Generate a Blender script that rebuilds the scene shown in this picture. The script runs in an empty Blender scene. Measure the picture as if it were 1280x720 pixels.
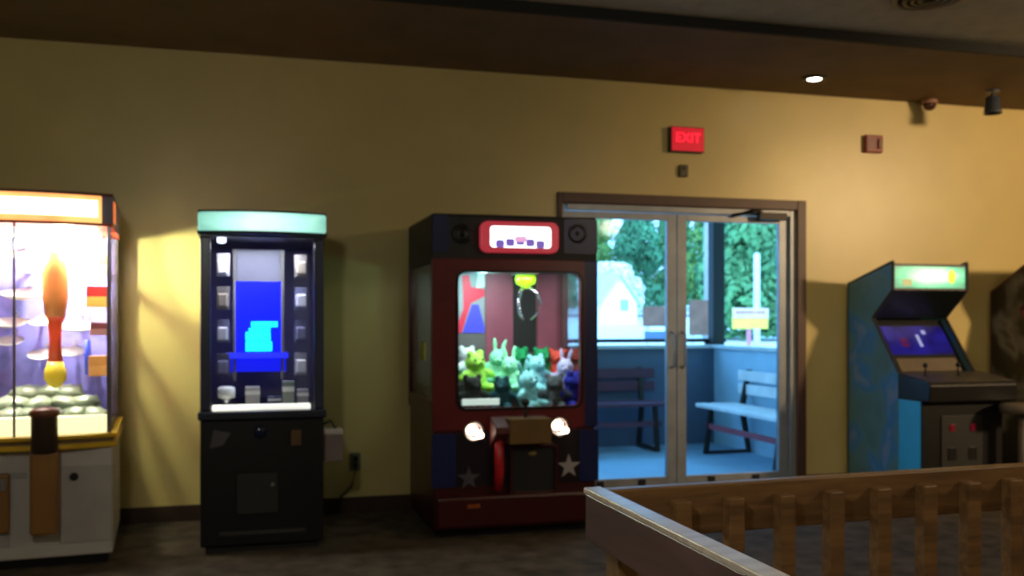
import bpy, bmesh, math, random
from mathutils import Vector, Matrix, noise

random.seed(7)
SC = bpy.context.scene
COL = SC.collection
PI = math.pi
R = math.radians

# ------------------------------------------------------------------ camera model (1280 x 720)
F = 1200.0; HZ = 400.0; H = 1.28; YAW = R(15.5)

def at(px, py, Y):
    """point of the plane y = Y seen at that place of the photograph"""
    t = math.tan(YAW + math.atan((px - 640.0) / F))
    X = Y * t
    d = X * math.sin(YAW) + Y * math.cos(YAW)
    return Vector((X, Y, H + (HZ - py) / F * d))

def atz(px, py, Z):
    d = F * (Z - H) / (HZ - py)
    l = (px - 640.0) / F * d
    return Vector((l * math.cos(YAW) + d * math.sin(YAW), d * math.cos(YAW) - l * math.sin(YAW), Z))

# ------------------------------------------------------------------ materials
def lin(c):
    c = c / 255.0
    return c / 12.92 if c <= 0.04045 else ((c + 0.055) / 1.055) ** 2.4

def rgb(t): return (lin(t[0]), lin(t[1]), lin(t[2]), 1.0)

def mul(c, k): return (min(1, c[0] * k), min(1, c[1] * k), min(1, c[2] * k), 1)

class NT:
    def __init__(s, name):
        s.m = bpy.data.materials.new(name); s.m.use_nodes = True
        s.t = s.m.node_tree; s.n = s.t.nodes; s.l = s.t.links
        s.b = s.n.get('Principled BSDF'); s.out = s.n.get('Material Output')
    def node(s, kind, **kw):
        n = s.n.new(kind)
        for k, v in kw.items():
            if k in n.inputs: n.inputs[k].default_value = v
            else: setattr(n, k, v)
        return n
    def link(s, a, b): s.l.new(a, b)
    def coords(s, scale=(1, 1, 1)):
        tc = s.node('ShaderNodeTexCoord'); mp = s.node('ShaderNodeMapping')
        mp.inputs['Scale'].default_value = scale
        s.link(tc.outputs['Object'], mp.inputs['Vector']); return mp.outputs['Vector']
    def ramp(s, fac, stops, interp='LINEAR'):
        r = s.node('ShaderNodeValToRGB'); cr = r.color_ramp; cr.interpolation = interp
        while len(cr.elements) < len(stops): cr.elements.new(0.5)
        for e, (p, c) in zip(cr.elements, stops): e.position = p; e.color = c
        s.link(fac, r.inputs['Fac']); return r.outputs['Color']

def M(name, c, rough=0.5, metal=0.0, var=0.12, scale=6.0, stretch=(1, 1, 1), bump=0.0, spec=0.5):
    t = NT(name); c = rgb(c)
    v = t.coords(stretch)
    nz = t.node('ShaderNodeTexNoise', Scale=scale, Detail=4.0)
    t.link(v, nz.inputs['Vector'])
    col = t.ramp(nz.outputs['Fac'], [(0.3, mul(c, 1 - var)), (0.7, mul(c, 1 + var))])
    t.link(col, t.b.inputs['Base Color'])
    t.b.inputs['Roughness'].default_value = rough; t.b.inputs['Metallic'].default_value = metal
    t.b.inputs['Specular IOR Level'].default_value = spec
    if bump:
        bp = t.node('ShaderNodeBump', Strength=bump, Distance=0.01)
        t.link(nz.outputs['Fac'], bp.inputs['Height']); t.link(bp.outputs['Normal'], t.b.inputs['Normal'])
    return t.m

def E(name, c, strength, c2=None, scale=10.0, lo=0.35, hi=0.65):
    """a lit surface: lamp cover, backlit print or screen"""
    t = NT(name)
    t.b.inputs['Base Color'].default_value = mul(rgb(c), 0.5)
    t.b.inputs['Roughness'].default_value = 0.3
    if c2 is None: c2 = c
    nz = t.node('ShaderNodeTexNoise', Scale=scale, Detail=2.0)
    t.link(t.coords(), nz.inputs['Vector'])
    col = t.ramp(nz.outputs['Fac'], [(lo, rgb(c2)), (hi, rgb(c))])
    t.link(col, t.b.inputs['Emission Color']); t.b.inputs['Emission Strength'].default_value = strength
    return t.m

def Eg(name, stops, centre, scale, strength):
    """backlit print, brightest over its tube"""
    t = NT(name); t.b.inputs['Roughness'].default_value = .3; t.b.inputs['Base Color'].default_value = mul(rgb(stops[0][1]), .5)
    tc = t.node('ShaderNodeTexCoord'); mp = t.node('ShaderNodeMapping'); mp.vector_type = 'TEXTURE'
    mp.inputs['Location'].default_value = centre; mp.inputs['Scale'].default_value = scale
    t.link(tc.outputs['Object'], mp.inputs['Vector'])
    nz = t.node('ShaderNodeTexNoise', Scale=2.5, Detail=2.0); t.link(mp.outputs['Vector'], nz.inputs['Vector'])
    g = t.node('ShaderNodeTexGradient', gradient_type='SPHERICAL'); t.link(mp.outputs['Vector'], g.inputs['Vector'])
    m = t.node('ShaderNodeMath', operation='MULTIPLY_ADD'); m.inputs[1].default_value = .35
    t.link(nz.outputs['Fac'], m.inputs[0]); t.link(g.outputs['Fac'], m.inputs[2])
    m2 = t.node('ShaderNodeMath', operation='SUBTRACT'); m2.inputs[1].default_value = .17; t.link(m.outputs[0], m2.inputs[0])
    t.link(t.ramp(m2.outputs[0], [(p, rgb(c)) for p, c in stops]), t.b.inputs['Emission Color'])
    t.b.inputs['Emission Strength'].default_value = strength
    return t.m

def glass(name, tint=(250, 252, 252), ior=1.45):
    t = NT(name); t.n.remove(t.b)
    tr = t.node('ShaderNodeBsdfTransparent'); tr.inputs['Color'].default_value = rgb(tint)
    gl = t.node('ShaderNodeBsdfGlossy'); gl.inputs['Roughness'].default_value = 0.06
    fr = t.node('ShaderNodeFresnel', IOR=ior); mx = t.node('ShaderNodeMixShader')
    sc = t.node('ShaderNodeMath', operation='MULTIPLY'); sc.inputs[1].default_value = 0.6
    t.link(fr.outputs[0], sc.inputs[0]); t.link(sc.outputs[0], mx.inputs[0])
    t.link(tr.outputs[0], mx.inputs[1]); t.link(gl.outputs[0], mx.inputs[2]); t.link(mx.outputs[0], t.out.inputs['Surface'])
    return t.m

def wood(name, a, b, rough=0.5, stretch=(1.2, 16, 16)):
    t = NT(name)
    nz = t.node('ShaderNodeTexNoise', Scale=2.2, Detail=6.0, Distortion=0.6)
    t.link(t.coords(stretch), nz.inputs['Vector'])
    t.link(t.ramp(nz.outputs['Fac'], [(0.3, rgb(a)), (0.7, rgb(b))]), t.b.inputs['Base Color'])
    t.b.inputs['Roughness'].default_value = rough
    return t.m

def art(name, stops, scale=3.0, rough=0.4, emit=0.0):
    t = NT(name)
    nz = t.node('ShaderNodeTexNoise', Scale=scale, Detail=2.5, Distortion=0.25)
    t.link(t.coords(), nz.inputs['Vector'])
    c = t.ramp(nz.outputs['Fac'], [(p, rgb(x)) for p, x in stops])
    t.link(c, t.b.inputs['Base Color']); t.b.inputs['Roughness'].default_value = rough
    if emit:
        t.link(c, t.b.inputs['Emission Color']); t.b.inputs['Emission Strength'].default_value = emit
    return t.m

MT = {}
MT['wall'] = M('wall paint', (214, 191, 122), rough=0.36, var=0.05, scale=2.5, bump=0.05)
MT['plain_wall'] = M('side wall paint', (150, 138, 100), rough=0.6, var=0.05)
MT['ceiling'] = M('dark ceiling tile', (196, 186, 160), rough=0.9, var=0.1, scale=9)
MT['soffit'] = M('brown soffit board', (122, 98, 72), rough=0.75, var=0.12, scale=3)
MT['fascia'] = M('black soffit edge', (16, 13, 8), rough=0.7)
MT['carpet'] = M('brown carpet', (86, 76, 64), rough=0.95, var=0.4, scale=7, bump=0.3, spec=0.1)
MT['base'] = M('dark brown baseboard', (58, 36, 22), rough=0.5)
MT['trim'] = M('dark brown door trim', (84, 54, 40), rough=0.45)
MT['alum'] = M('dull aluminium', (150, 154, 160), rough=0.4, metal=0.3)
MT['dark_metal'] = M('dark metal', (44, 40, 38), rough=0.45, metal=0.5)
MT['steel'] = M('bright steel', (190, 190, 195), rough=0.25, metal=0.9)
MT['glass'] = glass('clear glass')
MT['tinted'] = glass('smoked glass', (196, 198, 194))  # grey tint put in to dim the crane's side pane
MT['black'] = M('black laminate', (17, 17, 20), rough=0.35)
MT['black_soft'] = M('black plastic', (26, 25, 26), rough=0.55)
MT['charcoal'] = M('charcoal plastic', (58, 54, 52), rough=0.45)
MT['grey_panel'] = M('grey panel', (96, 92, 92), rough=0.5)
MT['navy'] = M('navy laminate', (26, 34, 86), rough=0.35)
MT['red'] = M('red laminate', (104, 32, 36), rough=0.32)
MT['dark_red'] = M('dark red laminate', (64, 13, 16), rough=0.35)
MT['bright_red'] = M('bright red plastic', (200, 34, 44), rough=0.3)
MT['white'] = M('white plastic', (226, 226, 222), rough=0.4)
MT['white_lam'] = M('white laminate cabinet', (196, 188, 180), rough=0.45, var=0.06)
MT['yellow'] = M('yellow moulding', (222, 176, 40), rough=0.35)
MT['rail_wood'] = wood('railing wood', (100, 70, 42), (146, 106, 64), rough=0.42)
MT['rail_top'] = wood('railing edge highlight', (178, 160, 146), (206, 190, 176), rough=0.32)  # pale tone puts the highlight on the rail's top edge into colour

# ------------------------------------------------------------------ mesh builder
class MB:
    def __init__(s): s.bm = bmesh.new()
    def face_hull(s, vs, faces):
        bv = [s.bm.verts.new(v) for v in vs]
        for f in faces:
            try: s.bm.faces.new([bv[i] for i in f])
            except ValueError: pass
        return s
    def box(s, x0, x1, y0, y1, z0, z1):
        vs = [(x0, y0, z0), (x1, y0, z0), (x1, y1, z0), (x0, y1, z0), (x0, y0, z1), (x1, y0, z1), (x1, y1, z1), (x0, y1, z1)]
        return s.face_hull(vs, [(3, 2, 1, 0), (4, 5, 6, 7), (0, 1, 5, 4), (1, 2, 6, 5), (2, 3, 7, 6), (3, 0, 4, 7)])
    def cbox(s, c, size, rot=None):
        m = Matrix.Translation(Vector(c)) @ (rot.to_4x4() if rot else Matrix.Identity(4)) @ Matrix.Diagonal((size[0], size[1], size[2], 1))
        bmesh.ops.create_cube(s.bm, size=1.0, matrix=m); return s
    def prism(s, pts, axis, a, b):
        """polygon pts extruded along axis from a to b; pts are the other two coordinates in order"""
        def P(p, k):
            return {'x': (k, p[0], p[1]), 'y': (p[0], k, p[1]), 'z': (p[0], p[1], k)}[axis]
        n = len(pts)
        vs = [P(p, a) for p in pts] + [P(p, b) for p in pts]
        fs = [tuple(range(n))[::-1], tuple(range(n, 2 * n))] + [(i, (i + 1) % n, n + (i + 1) % n, n + i) for i in range(n)]
        return s.face_hull(vs, fs)
    def ring(s, outer, inner, axis, a, b):
        def P(p, k):
            return {'x': (k, p[0], p[1]), 'y': (p[0], k, p[1]), 'z': (p[0], p[1], k)}[axis]
        n = len(outer)
        vs = [P(p, a) for p in outer] + [P(p, a) for p in inner] + [P(p, b) for p in outer] + [P(p, b) for p in inner]
        fs = []
        for i in range(n):
            j = (i + 1) % n
            fs += [(i, j, n + j, n + i), (2 * n + j, 2 * n + i, 3 * n + i, 3 * n + j), (i, 2 * n + i, 2 * n + j, j), (n + j, 3 * n + j, 3 * n + i, n + i)]
        return s.face_hull(vs, fs)
    def tube(s, path, r, seg=10, caps=True):
        path = [Vector(p) for p in path]
        rs = r if isinstance(r, (list, tuple)) else [r] * len(path)
        rings = []
        for i, p in enumerate(path):
            d = (path[min(i + 1, len(path) - 1)] - path[max(i - 1, 0)]).normalized()
            up = Vector((0, 0, 1)) if abs(d.z) < 0.95 else Vector((1, 0, 0))
            u = d.cross(up).normalized(); w = d.cross(u).normalized()
            rings.append([s.bm.verts.new(p + (u * math.cos(2 * PI * k / seg) + w * math.sin(2 * PI * k / seg)) * rs[i]) for k in range(seg)])
        for a, b in zip(rings, rings[1:]):
            for k in range(seg): s.bm.faces.new((a[k], a[(k + 1) % seg], b[(k + 1) % seg], b[k]))
        if caps:
            s.bm.faces.new(rings[0][::-1]); s.bm.faces.new(rings[-1])
        return s
    def lathe(s, prof, c=(0, 0, 0), seg=24, axis='z'):
        rings = []
        c = Vector(c)
        for r, h in prof:
            rg = []
            for k in range(seg):
                a = 2 * PI * k / seg
                p = (r * math.cos(a), r * math.sin(a), h)
                if axis == 'y': p = (p[0], p[2], p[1])
                if axis == 'x': p = (p[2], p[0], p[1])
                rg.append(s.bm.verts.new(c + Vector(p)))
            rings.append(rg)
        for a, b in zip(rings, rings[1:]):
            for k in range(seg): s.bm.faces.new((a[k], a[(k + 1) % seg], b[(k + 1) % seg], b[k]))
        s.bm.faces.new(rings[0][::-1]); s.bm.faces.new(rings[-1])
        return s
    def ball(s, c, r, sub=2, rot=None):
        r = r if isinstance(r, (tuple, list)) else (r, r, r)
        m = Matrix.Translation(Vector(c)) @ (rot.to_4x4() if rot else Matrix.Identity(4)) @ Matrix.Diagonal((r[0], r[1], r[2], 1))
        bmesh.ops.create_icosphere(s.bm, subdivisions=sub, radius=1.0, matrix=m); return s
    def build(s, name, mat, parent=None, smooth=False, bevel=0.0, org=None, remesh=0.0):
        if org is None and parent is not None: org = parent.get('_org')
        if org is not None:
            bmesh.ops.translate(s.bm, verts=s.bm.verts, vec=-Vector(org))
        bmesh.ops.recalc_face_normals(s.bm, faces=s.bm.faces)
        me = bpy.data.meshes.new(name); s.bm.to_mesh(me); s.bm.free()
        if smooth:
            for p in me.polygons: p.use_smooth = True
        me.materials.append(MT[mat] if isinstance(mat, str) else mat)
        o = bpy.data.objects.new(name, me); COL.objects.link(o)
        if parent is not None:
            o.parent = parent
            if parent.get('_org') is not None: o['_org'] = list(parent['_org'])
        elif org is not None: o.location = org
        if remesh:
            m = o.modifiers.new('remesh', 'REMESH'); m.mode = 'VOXEL'; m.voxel_size = remesh; m.use_smooth_shade = True
        if bevel:
            m = o.modifiers.new('bevel', 'BEVEL'); m.width = bevel; m.segments = 2; m.limit_method = 'ANGLE'
        return o

def rrect(x0, x1, z0, z1, r, n=5):
    pts = []
    for cx, cz, a0 in ((x1 - r, z1 - r, 0), (x0 + r, z1 - r, 90), (x0 + r, z0 + r, 180), (x1 - r, z0 + r, 270)):
        for k in range(n + 1):
            a = R(a0 + 90 * k / n); pts.append((cx + r * math.cos(a), cz + r * math.sin(a)))
    return pts

def tag(o, label=None, cat=None, group=None, kind=None):
    if label: o['label'] = label
    if cat: o['category'] = cat
    if group: o['group'] = group
    if kind: o['kind'] = kind
    return o

def thing(name, org, label, cat, group=None):
    o = bpy.data.objects.new(name, None); COL.objects.link(o)
    o.location = org; o['_org'] = list(org); o.empty_display_size = 0.1
    return tag(o, label, cat, group)

def struct(o): o['kind'] = 'structure'; return o

def dup(root, loc=None, rotz=None, label=None, group=None):
    def cp(o, parent):
        c = o.copy(); COL.objects.link(c)
        if parent is not None: c.parent = parent
        for ch in [q for q in bpy.data.objects if q.parent == o]: cp(ch, c)
        return c
    r = cp(root, None)
    if loc is not None: r.location = loc
    if rotz is not None: r.rotation_euler.z = rotz
    if label: r['label'] = label
    if group: r['group'] = group
    return r

def lettering(name, body, mat, parent, loc, size, depth=0.003, rotz=0.0):
    cu = bpy.data.curves.new(name, 'FONT'); cu.body = body; cu.size = size; cu.extrude = depth
    cu.align_x = 'CENTER'; cu.align_y = 'CENTER'
    tmp = bpy.data.objects.new(name + '_tmp', cu); COL.objects.link(tmp)
    bpy.context.view_layer.update()
    me = bpy.data.meshes.new_from_object(tmp.evaluated_get(bpy.context.evaluated_depsgraph_get()))
    bpy.data.objects.remove(tmp)
    me.materials.clear(); me.materials.append(MT[mat] if isinstance(mat, str) else mat)
    o = bpy.data.objects.new(name, me); COL.objects.link(o)
    o.parent = parent
    o.location = Vector(loc) - Vector(parent['_org'])
    o.rotation_euler = (PI / 2, 0, rotz)
    return o

# ================================================================== ROOM
WY = 6.46            # room face of the long wall
Z1 = 3.0             # underside of the soffit
ZC = 3.06            # main ceiling
DX0, DX1, DZ = 2.155, 4.03, 2.11      # door opening
XL, XR, YN = -4.2, 12.0, -4.0

b = MB()
b.box(XL - .15, DX0, WY, WY + .16, 0, 3.2); b.box(DX1, XR + .15, WY, WY + .16, 0, 3.2); b.box(DX0, DX1, WY, WY + .16, DZ, 3.2)
struct(b.build('wall_back', 'wall'))
struct(MB().box(XL - .15, XL, YN, WY, 0, 3.2).build('wall_left', 'plain_wall'))
struct(MB().box(XR, XR + .15, YN, WY, 0, 3.2).build('wall_right', 'wall'))
struct(MB().box(XL - .15, XR + .15, YN - .15, YN, 0, 3.2).build('wall_front', 'plain_wall'))
struct(MB().box(XL - .15, XR + .15, YN - .15, WY + .16, -.1, 0).build('floor', 'carpet'))
struct(MB().box(XL - .15, XR + .15, YN - .15, 5.16, ZC, ZC + .14).build('ceiling', 'ceiling'))
struct(MB().box(XL, XR, 5.16, WY, Z1, ZC + .14).build('trim_1', 'soffit'))
struct(MB().box(XL, XR, 5.135, 5.16, Z1 - .004, ZC).build('trim_2', 'fascia'))
b = MB()
b.box(XL, DX0 - .07, WY - .016, WY, 0, .1); b.box(DX1 + .07, XR, WY - .016, WY, 0, .1)
struct(b.build('baseboard_back', 'base', bevel=.003))

# ---- double glass door
door = bpy.data.objects.new('door_1', None); COL.objects.link(door); door.location = (3.095, WY, 0); door['_org'] = [3.095, WY, 0]
struct(door)
fr = MB()
fr.box(DX0 - .035, DX0, WY - .03, WY + .0, 0, DZ + .075); fr.box(DX1, DX1 + .075, WY - .03, WY + .0, 0, DZ + .075); fr.box(DX0, DX1, WY - .03, WY + .0, DZ, DZ + .075)
fr.build('door_casing', 'trim', door, bevel=.006)
fr = MB()
fr.box(DX0, DX0 + .025, WY + .0, WY + .15, 0, DZ); fr.box(DX1 - .045, DX1, WY + .0, WY + .15, 0, DZ); fr.box(DX0 + .045, DX1 - .045, WY, WY + .15, DZ - .045, DZ)
fr.build('door_frame', 'alum', door, bevel=.003)
MB().box(DX0 + .045, DX1 - .045, WY + .0, WY + .15, 0, .012).build('threshold', 'alum', door)
def leaf(x0, x1, flip):
    lf = MB(); y0, y1 = WY + .03, WY + .072
    st = .075
    sl = .032 if flip else st
    lf.box(x0, x0 + sl, y0, y1, .015, DZ - .05); lf.box(x1 - st, x1, y0, y1, .015, DZ - .05)
    lf.box(x0 + sl, x1 - st, y0, y1, DZ - .1, DZ - .05); lf.box(x0 + sl, x1 - st, y0, y1, .015, .13)
    o = lf.build('door_leaf', 'alum', door, bevel=.003)
    MB().box(x0 + sl, x1 - st, y0 + .018, y0 + .026, .13, DZ - .1).build('glass_pane', 'glass', o)
    hx = x1 - .04 if flip else x0 + .04
    MB().tube([(hx, y0, .93), (hx, y0 - .05, .95), (hx, y0 - .05, 1.17), (hx, y0, 1.19)], .010).build('door_handle', 'alum', o, smooth=True)
    for bx in ((x0 + .25), (x1 - .3)):
        MB().box(bx, bx + .05, y0 - .02, y0, .05, .12).build('floor_bolt', 'dark_metal', o, bevel=.004)
    return o
xm = 3.06
leaf(DX0 + .027, xm - .003, True)
l2 = leaf(xm + .003, DX1 - .048, False)
c = MB(); c.box(3.70, 3.93, WY - .05, WY + .0, 2.03, 2.085)
c.tube([(3.72, WY - .03, 2.09), (3.60, WY - .12, 2.085), (3.50, WY + .02, 2.055)], .012)
c.build('door_closer', 'dark_metal', door, bevel=.004)

# ---- things on the wall and the ceiling
MT['exit_red'] = E('exit sign face', (200, 20, 40), 0.85)
MT['exit_letter'] = E('exit letters', (255, 34, 60), 1.6)
MT['alarm'] = M('red alarm box', (140, 52, 40), rough=0.45)
p0 = at(839, 157, WY - .06); p1 = at(881, 191, WY - .06)
ex = thing('exit_sign', ((p0.x + p1.x) / 2, WY, p1.z), 'lit red exit sign high on the wall above the glass doors', 'sign')
MB().box(p0.x, p1.x, WY - .055, WY, p1.z, p0.z).build('housing', 'charcoal', ex, bevel=.006)
MB().box(p0.x + .008, p1.x - .008, WY - .061, WY - .055, p1.z + .008, p0.z - .008).build('lit_face', 'exit_red', ex)
lettering('lettering', 'EXIT', 'exit_letter', ex, ((p0.x + p1.x) / 2, WY - .063, (p0.z + p1.z) / 2 + .008), .098)
p = at(853, 214, WY)
sn = thing('wall_sensor', (p.x, WY, p.z - .045), 'small dark box on the wall just below the exit sign', 'sensor')
MB().box(p.x - .035, p.x + .035, WY - .03, WY, p.z - .045, p.z + .045).build('case', M('olive plastic', (92, 82, 56)), sn, bevel=.008)
MB().lathe([(.012, 0), (.01, -.006)], (p.x, WY - .03, p.z + .015), 12, 'y').build('lens', 'charcoal', sn)
p0 = at(1083, 168, WY - .04); p1 = at(1104, 191, WY - .04)
al = thing('fire_alarm', ((p0.x + p1.x) / 2, WY + .003, p1.z), 'reddish brown fire alarm box high on the tan wall', 'fire alarm')
MB().box(p0.x, p1.x, WY - .04, WY + .003, p1.z, p0.z).build('housing', 'alarm', al, bevel=.006)
MB().box(p1.x - .05, p1.x - .012, WY - .055, WY - .04, p1.z + .03, p0.z - .03).build('strobe_lens', M('dull strobe lens', (122, 70, 58), rough=.2), al, bevel=.006)
b = MB()
for k in range(4): b.box(p0.x + .014, p0.x + .064, WY - .043, WY - .04, p1.z + .03 + k * .022, p1.z + .04 + k * .022)
b.build('horn_grille', 'dark_red', al)

LP = atz(1018, 97, Z1)
MT['lamp_lit'] = E('lit lamp', (255, 246, 226), 14.0)
lm = thing('recessed_spotlight', (LP.x, LP.y, Z1), 'bright lit spotlight set into the dark soffit', 'ceiling light')
MB().lathe([(.085, -.012), (.09, 0), (.06, -.001), (.056, -.012)], (LP.x, LP.y, Z1), 28).build('trim_ring', 'charcoal', lm, smooth=True)
MB().lathe([(.02, -.022), (.045, -.014), (.05, -.0125)], (LP.x, LP.y, Z1), 24).build('bulb', 'lamp_lit', lm, smooth=True)
p = at(1162, 127, 6.36); p.z = Z1
sd = thing('dome_camera', (p.x, 6.36, Z1), 'small pale dome hanging from the soffit beside the wall', 'security camera')
MB().lathe([(.06, 0), (.062, -.025), (.056, -.03)], (p.x, 6.36, Z1), 24).build('mount', M('pinkish plastic', (176, 132, 110)), sd, smooth=True)
MB().lathe([(.05, -.03), (.046, -.055), (.03, -.075), (.008, -.083)], (p.x, 6.36, Z1), 24).build('dome', M('smoked dome', (96, 62, 52), rough=.2), sd, smooth=True)
p = atz(1241, 113, Z1)
MT['slate'] = M('slate blue metal', (70, 76, 84), rough=0.4)
sp = thing('hanging_spotlight', (p.x, p.y, Z1), 'unlit slate grey can spotlight hanging under the soffit', 'ceiling light')
MB().lathe([(.05, 0), (.05, -.015)], (p.x, p.y, Z1), 20).build('mount', 'slate', sp)
MB().tube([(p.x, p.y, Z1 - .015), (p.x, p.y, Z1 - .05)], .012).build('stem', 'slate', sp)
MB().lathe([(.03, -.045), (.05, -.055), (.062, -.16), (.066, -.175), (.055, -.172), (.045, -.12)], (p.x, p.y, Z1), 24).build('can', 'slate', sp, smooth=True)
p = atz(1161, -4, ZC)
vt = thing('ceiling_vent', (p.x, p.y, ZC), 'round grey air vent in the dark ceiling', 'vent')
MB().lathe([(.2, 0), (.2, -.012), (.17, -.02), (.16, -.005), (.16, 0)], (p.x, p.y, ZC), 36).build('vent_ring', M('dusty grey metal', (124, 112, 96)), vt, smooth=True)
b = MB()
for r_ in (.13, .09, .05): b.lathe([(r_, -.004), (r_ + .008, -.022), (r_ - .012, -.022), (r_ - .014, -.004)], (p.x, p.y, ZC), 30)
b.build('louvre', MT['charcoal'], vt, smooth=True)

# ================================================================== CRANE MACHINE (red truck front)
CX0, CX1, CY0, CY1 = 1.045, 2.072, 5.506, 6.36
CM = (CX0 + CX1) / 2
CH = 1.905
crane = thing('claw_machine', (CM, (CY0 + CY1) / 2, 0), 'big red and blue claw machine with truck headlights, full of plush toys', 'claw machine')
w0 = at(573, 340, CY0); w1 = at(726, 507, CY0)
WZ0, WZ1 = w1.z, w0.z            # window bottom / top
BZ = WZ0 - .045                  # deck height of the prize bin
# base box + kick + bumper
MB().box(CX0 + .012, CX1 - .012, CY0 + .012, CY1, .05, BZ).build('base_cabinet', 'dark_red', crane, bevel=.012)
MB().box(CX0 + .05, CX1 - .05, CY0 + .06, CY1 - .03, .0, .05).build('plinth', 'black', crane)
MB().box(CX0 + .02, CX1 - .05, CY0 - .045, CY0 + .012, .06, .25).build('bumper', 'dark_red', crane, bevel=.02)
b = MB(); b.prism(rrect(CX0 - .003, CX1 + .003, .3, BZ - .1, .02, 2), 'y', CY0 + .004, CY0 + .0125)
b.build('front_decal', M('dark violet decal', (30, 20, 30), rough=.35), crane)
for x0, x1 in ((CX0 - .003, CX0 + .14), (CX1 - .12, CX1 + .003)):
    MB().prism(rrect(x0, x1, .3, BZ - .1, .015, 2), 'y', CY0 - .001, CY0 + .006).build('blue_patch', 'navy', crane)
# four corner posts
for nm, x0, x1, y0, y1, mt in (('a', CX0, CX0 + .05, CY1 - .05, CY1, 'dark_red'), ('b', CX1 - .05, CX1, CY1 - .05, CY1, 'dark_red')):
    MB().box(x0, x1, y0, y1, BZ, WZ1 + .05).build('corner_post', mt, crane, bevel=.006)
# front frame with its rounded window
xr = CX1 - .085
b = MB(); b.ring(rrect(CX0, xr, WZ0 - .13, WZ1 + .08, .01), rrect(w0.x, w1.x - .0, WZ0, WZ1, .05), 'y', CY0, CY0 + .045)
fp = b.build('front_frame', 'red', crane, bevel=.006)
MB().box(xr, CX1, CY0, CY0 + .045, WZ0 - .13, WZ1 + .08).build('blue_column', 'navy', crane, bevel=.008)
b = MB(); b.ring(rrect(w0.x - .014, w1.x + .014, WZ0 - .014, WZ1 + .014, .06), rrect(w0.x, w1.x, WZ0, WZ1, .05), 'y', CY0 - .008, CY0)
b.build('window_gasket', 'black', crane)
MB().box(w0.x - .0, w1.x + .0, CY0 + .02, CY0 + .026, WZ0, WZ1).build('front_glass', 'glass', crane)
for x, nm in ((CX0 + .012, 'l'), (CX1 - .018, 'r')):
    MB().box(x, x + .006, CY0 + .045, CY1 - .05, BZ, WZ1 + .05).build('side_glass', 'tinted' if nm == 'l' else 'glass', crane)
q = Vector((CX0 + .01, 5.86, at(527, 440, 5.86).z))
MB().box(CX0 + .006, CX0 + .0115, 5.80, 5.93, q.z - .05, q.z + .06).build('yellow_sticker', M('yellow sticker', (206, 190, 50)), crane, bevel=.001)
# side rails
for x in (CX0, CX1 - .03):
    MB().box(x, x + .03, CY0 + .045, CY1 - .05, BZ - .0, BZ + .09).build('side_rail', 'dark_red', crane, bevel=.004)
# header
MB().box(CX0, CX1, CY0 + .01, CY1, WZ1 + .05, CH).build('header', 'black_soft', crane, bevel=.015)
for x0, x1 in ((CX0 + .004, CX0 + .1), (CX1 - .22, CX1 - .004)):
    MB().prism(rrect(x0, x1, WZ1 + .12, CH - .012, .015, 2), 'y', CY0 + .003, CY0 + .0105).build('blue_panel', 'navy', crane)
for px in (578, 722):
    q = at(px, 292, CY0)
    s = MB().lathe([(.055, 0), (.058, -.012), (.045, -.016), (.04, -.006), (.015, -.002), (.012, -.01)], (q.x, CY0 + .0105, q.z), 24, 'y').build('speaker', 'black', crane, smooth=True)
# marquee sign
m0 = at(601, 276, CY0 - .03); m1 = at(698, 317, CY0 - .03)
MT['marq_red'] = E('red lit sign rim', (206, 60, 74), 0.55)
MT['marq_white'] = E('white lit sign', (236, 255, 255), 2.2)
MT['marq_purple'] = E('purple print', (128, 100, 196), 0.8)
MT['marq_pink'] = E('pink print', (232, 170, 214), 1.0)
b = MB(); b.ring(rrect(m0.x, m1.x, m1.z, m0.z, .045), rrect(m0.x + .055, m1.x - .048, m1.z + .03, m0.z - .028, .02), 'y', CY0 - .045, CY0 + .01)
mq = b.build('marquee_rim', 'marq_red', crane, bevel=.006)
MB().prism(rrect(m0.x + .05, m1.x - .044, m1.z + .026, m0.z - .024, .02), 'y', CY0 - .034, CY0 - .0).build('lit_panel', 'marq_white', mq)
mx, mz, mw = (m0.x + m1.x) / 2, m1.z, (m1.x - m0.x)
b = MB()
for k in range(5):
    dx = (k - 2) * .062; zz = mz + .052 + .016 * (1 - abs(k - 2) / 2.0)
    b.prism(rrect(mx + dx - .026, mx + dx + .026, zz - .022, zz + .022, .012, 3), 'y', CY0 - .038, CY0 - .034)
b.build('purple_lettering', 'marq_purple', mq)
MB().prism(rrect(mx - .035, mx + .04, mz + .064, mz + .098, .014, 3), 'y', CY0 - .041, CY0 - .038).build('pink_emblem', 'marq_pink', mq)
# headlights
MT['head_lit'] = E('lit headlight', (255, 226, 196), 9.0)
for px, py in ((593, 540), (700, 534)):
    q = at(px, py, CY0 - .02)
    hl = MB().lathe([(.062, .03), (.064, -.012), (.052, -.02), (.046, .0), (.012, .012)], (q.x, CY0, q.z), 28, 'y').build('headlight', 'steel', crane, smooth=True)
    MB().ball((q.x - .014, CY0 - .016, q.z + .012), (.036, .02, .032)).build('bulb', 'head_lit', hl, smooth=True)
    MB().ball((q.x + .036, CY0 - .018, q.z - .022), (.022, .014, .018)).build('bulb', 'head_lit', hl, smooth=True)
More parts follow.
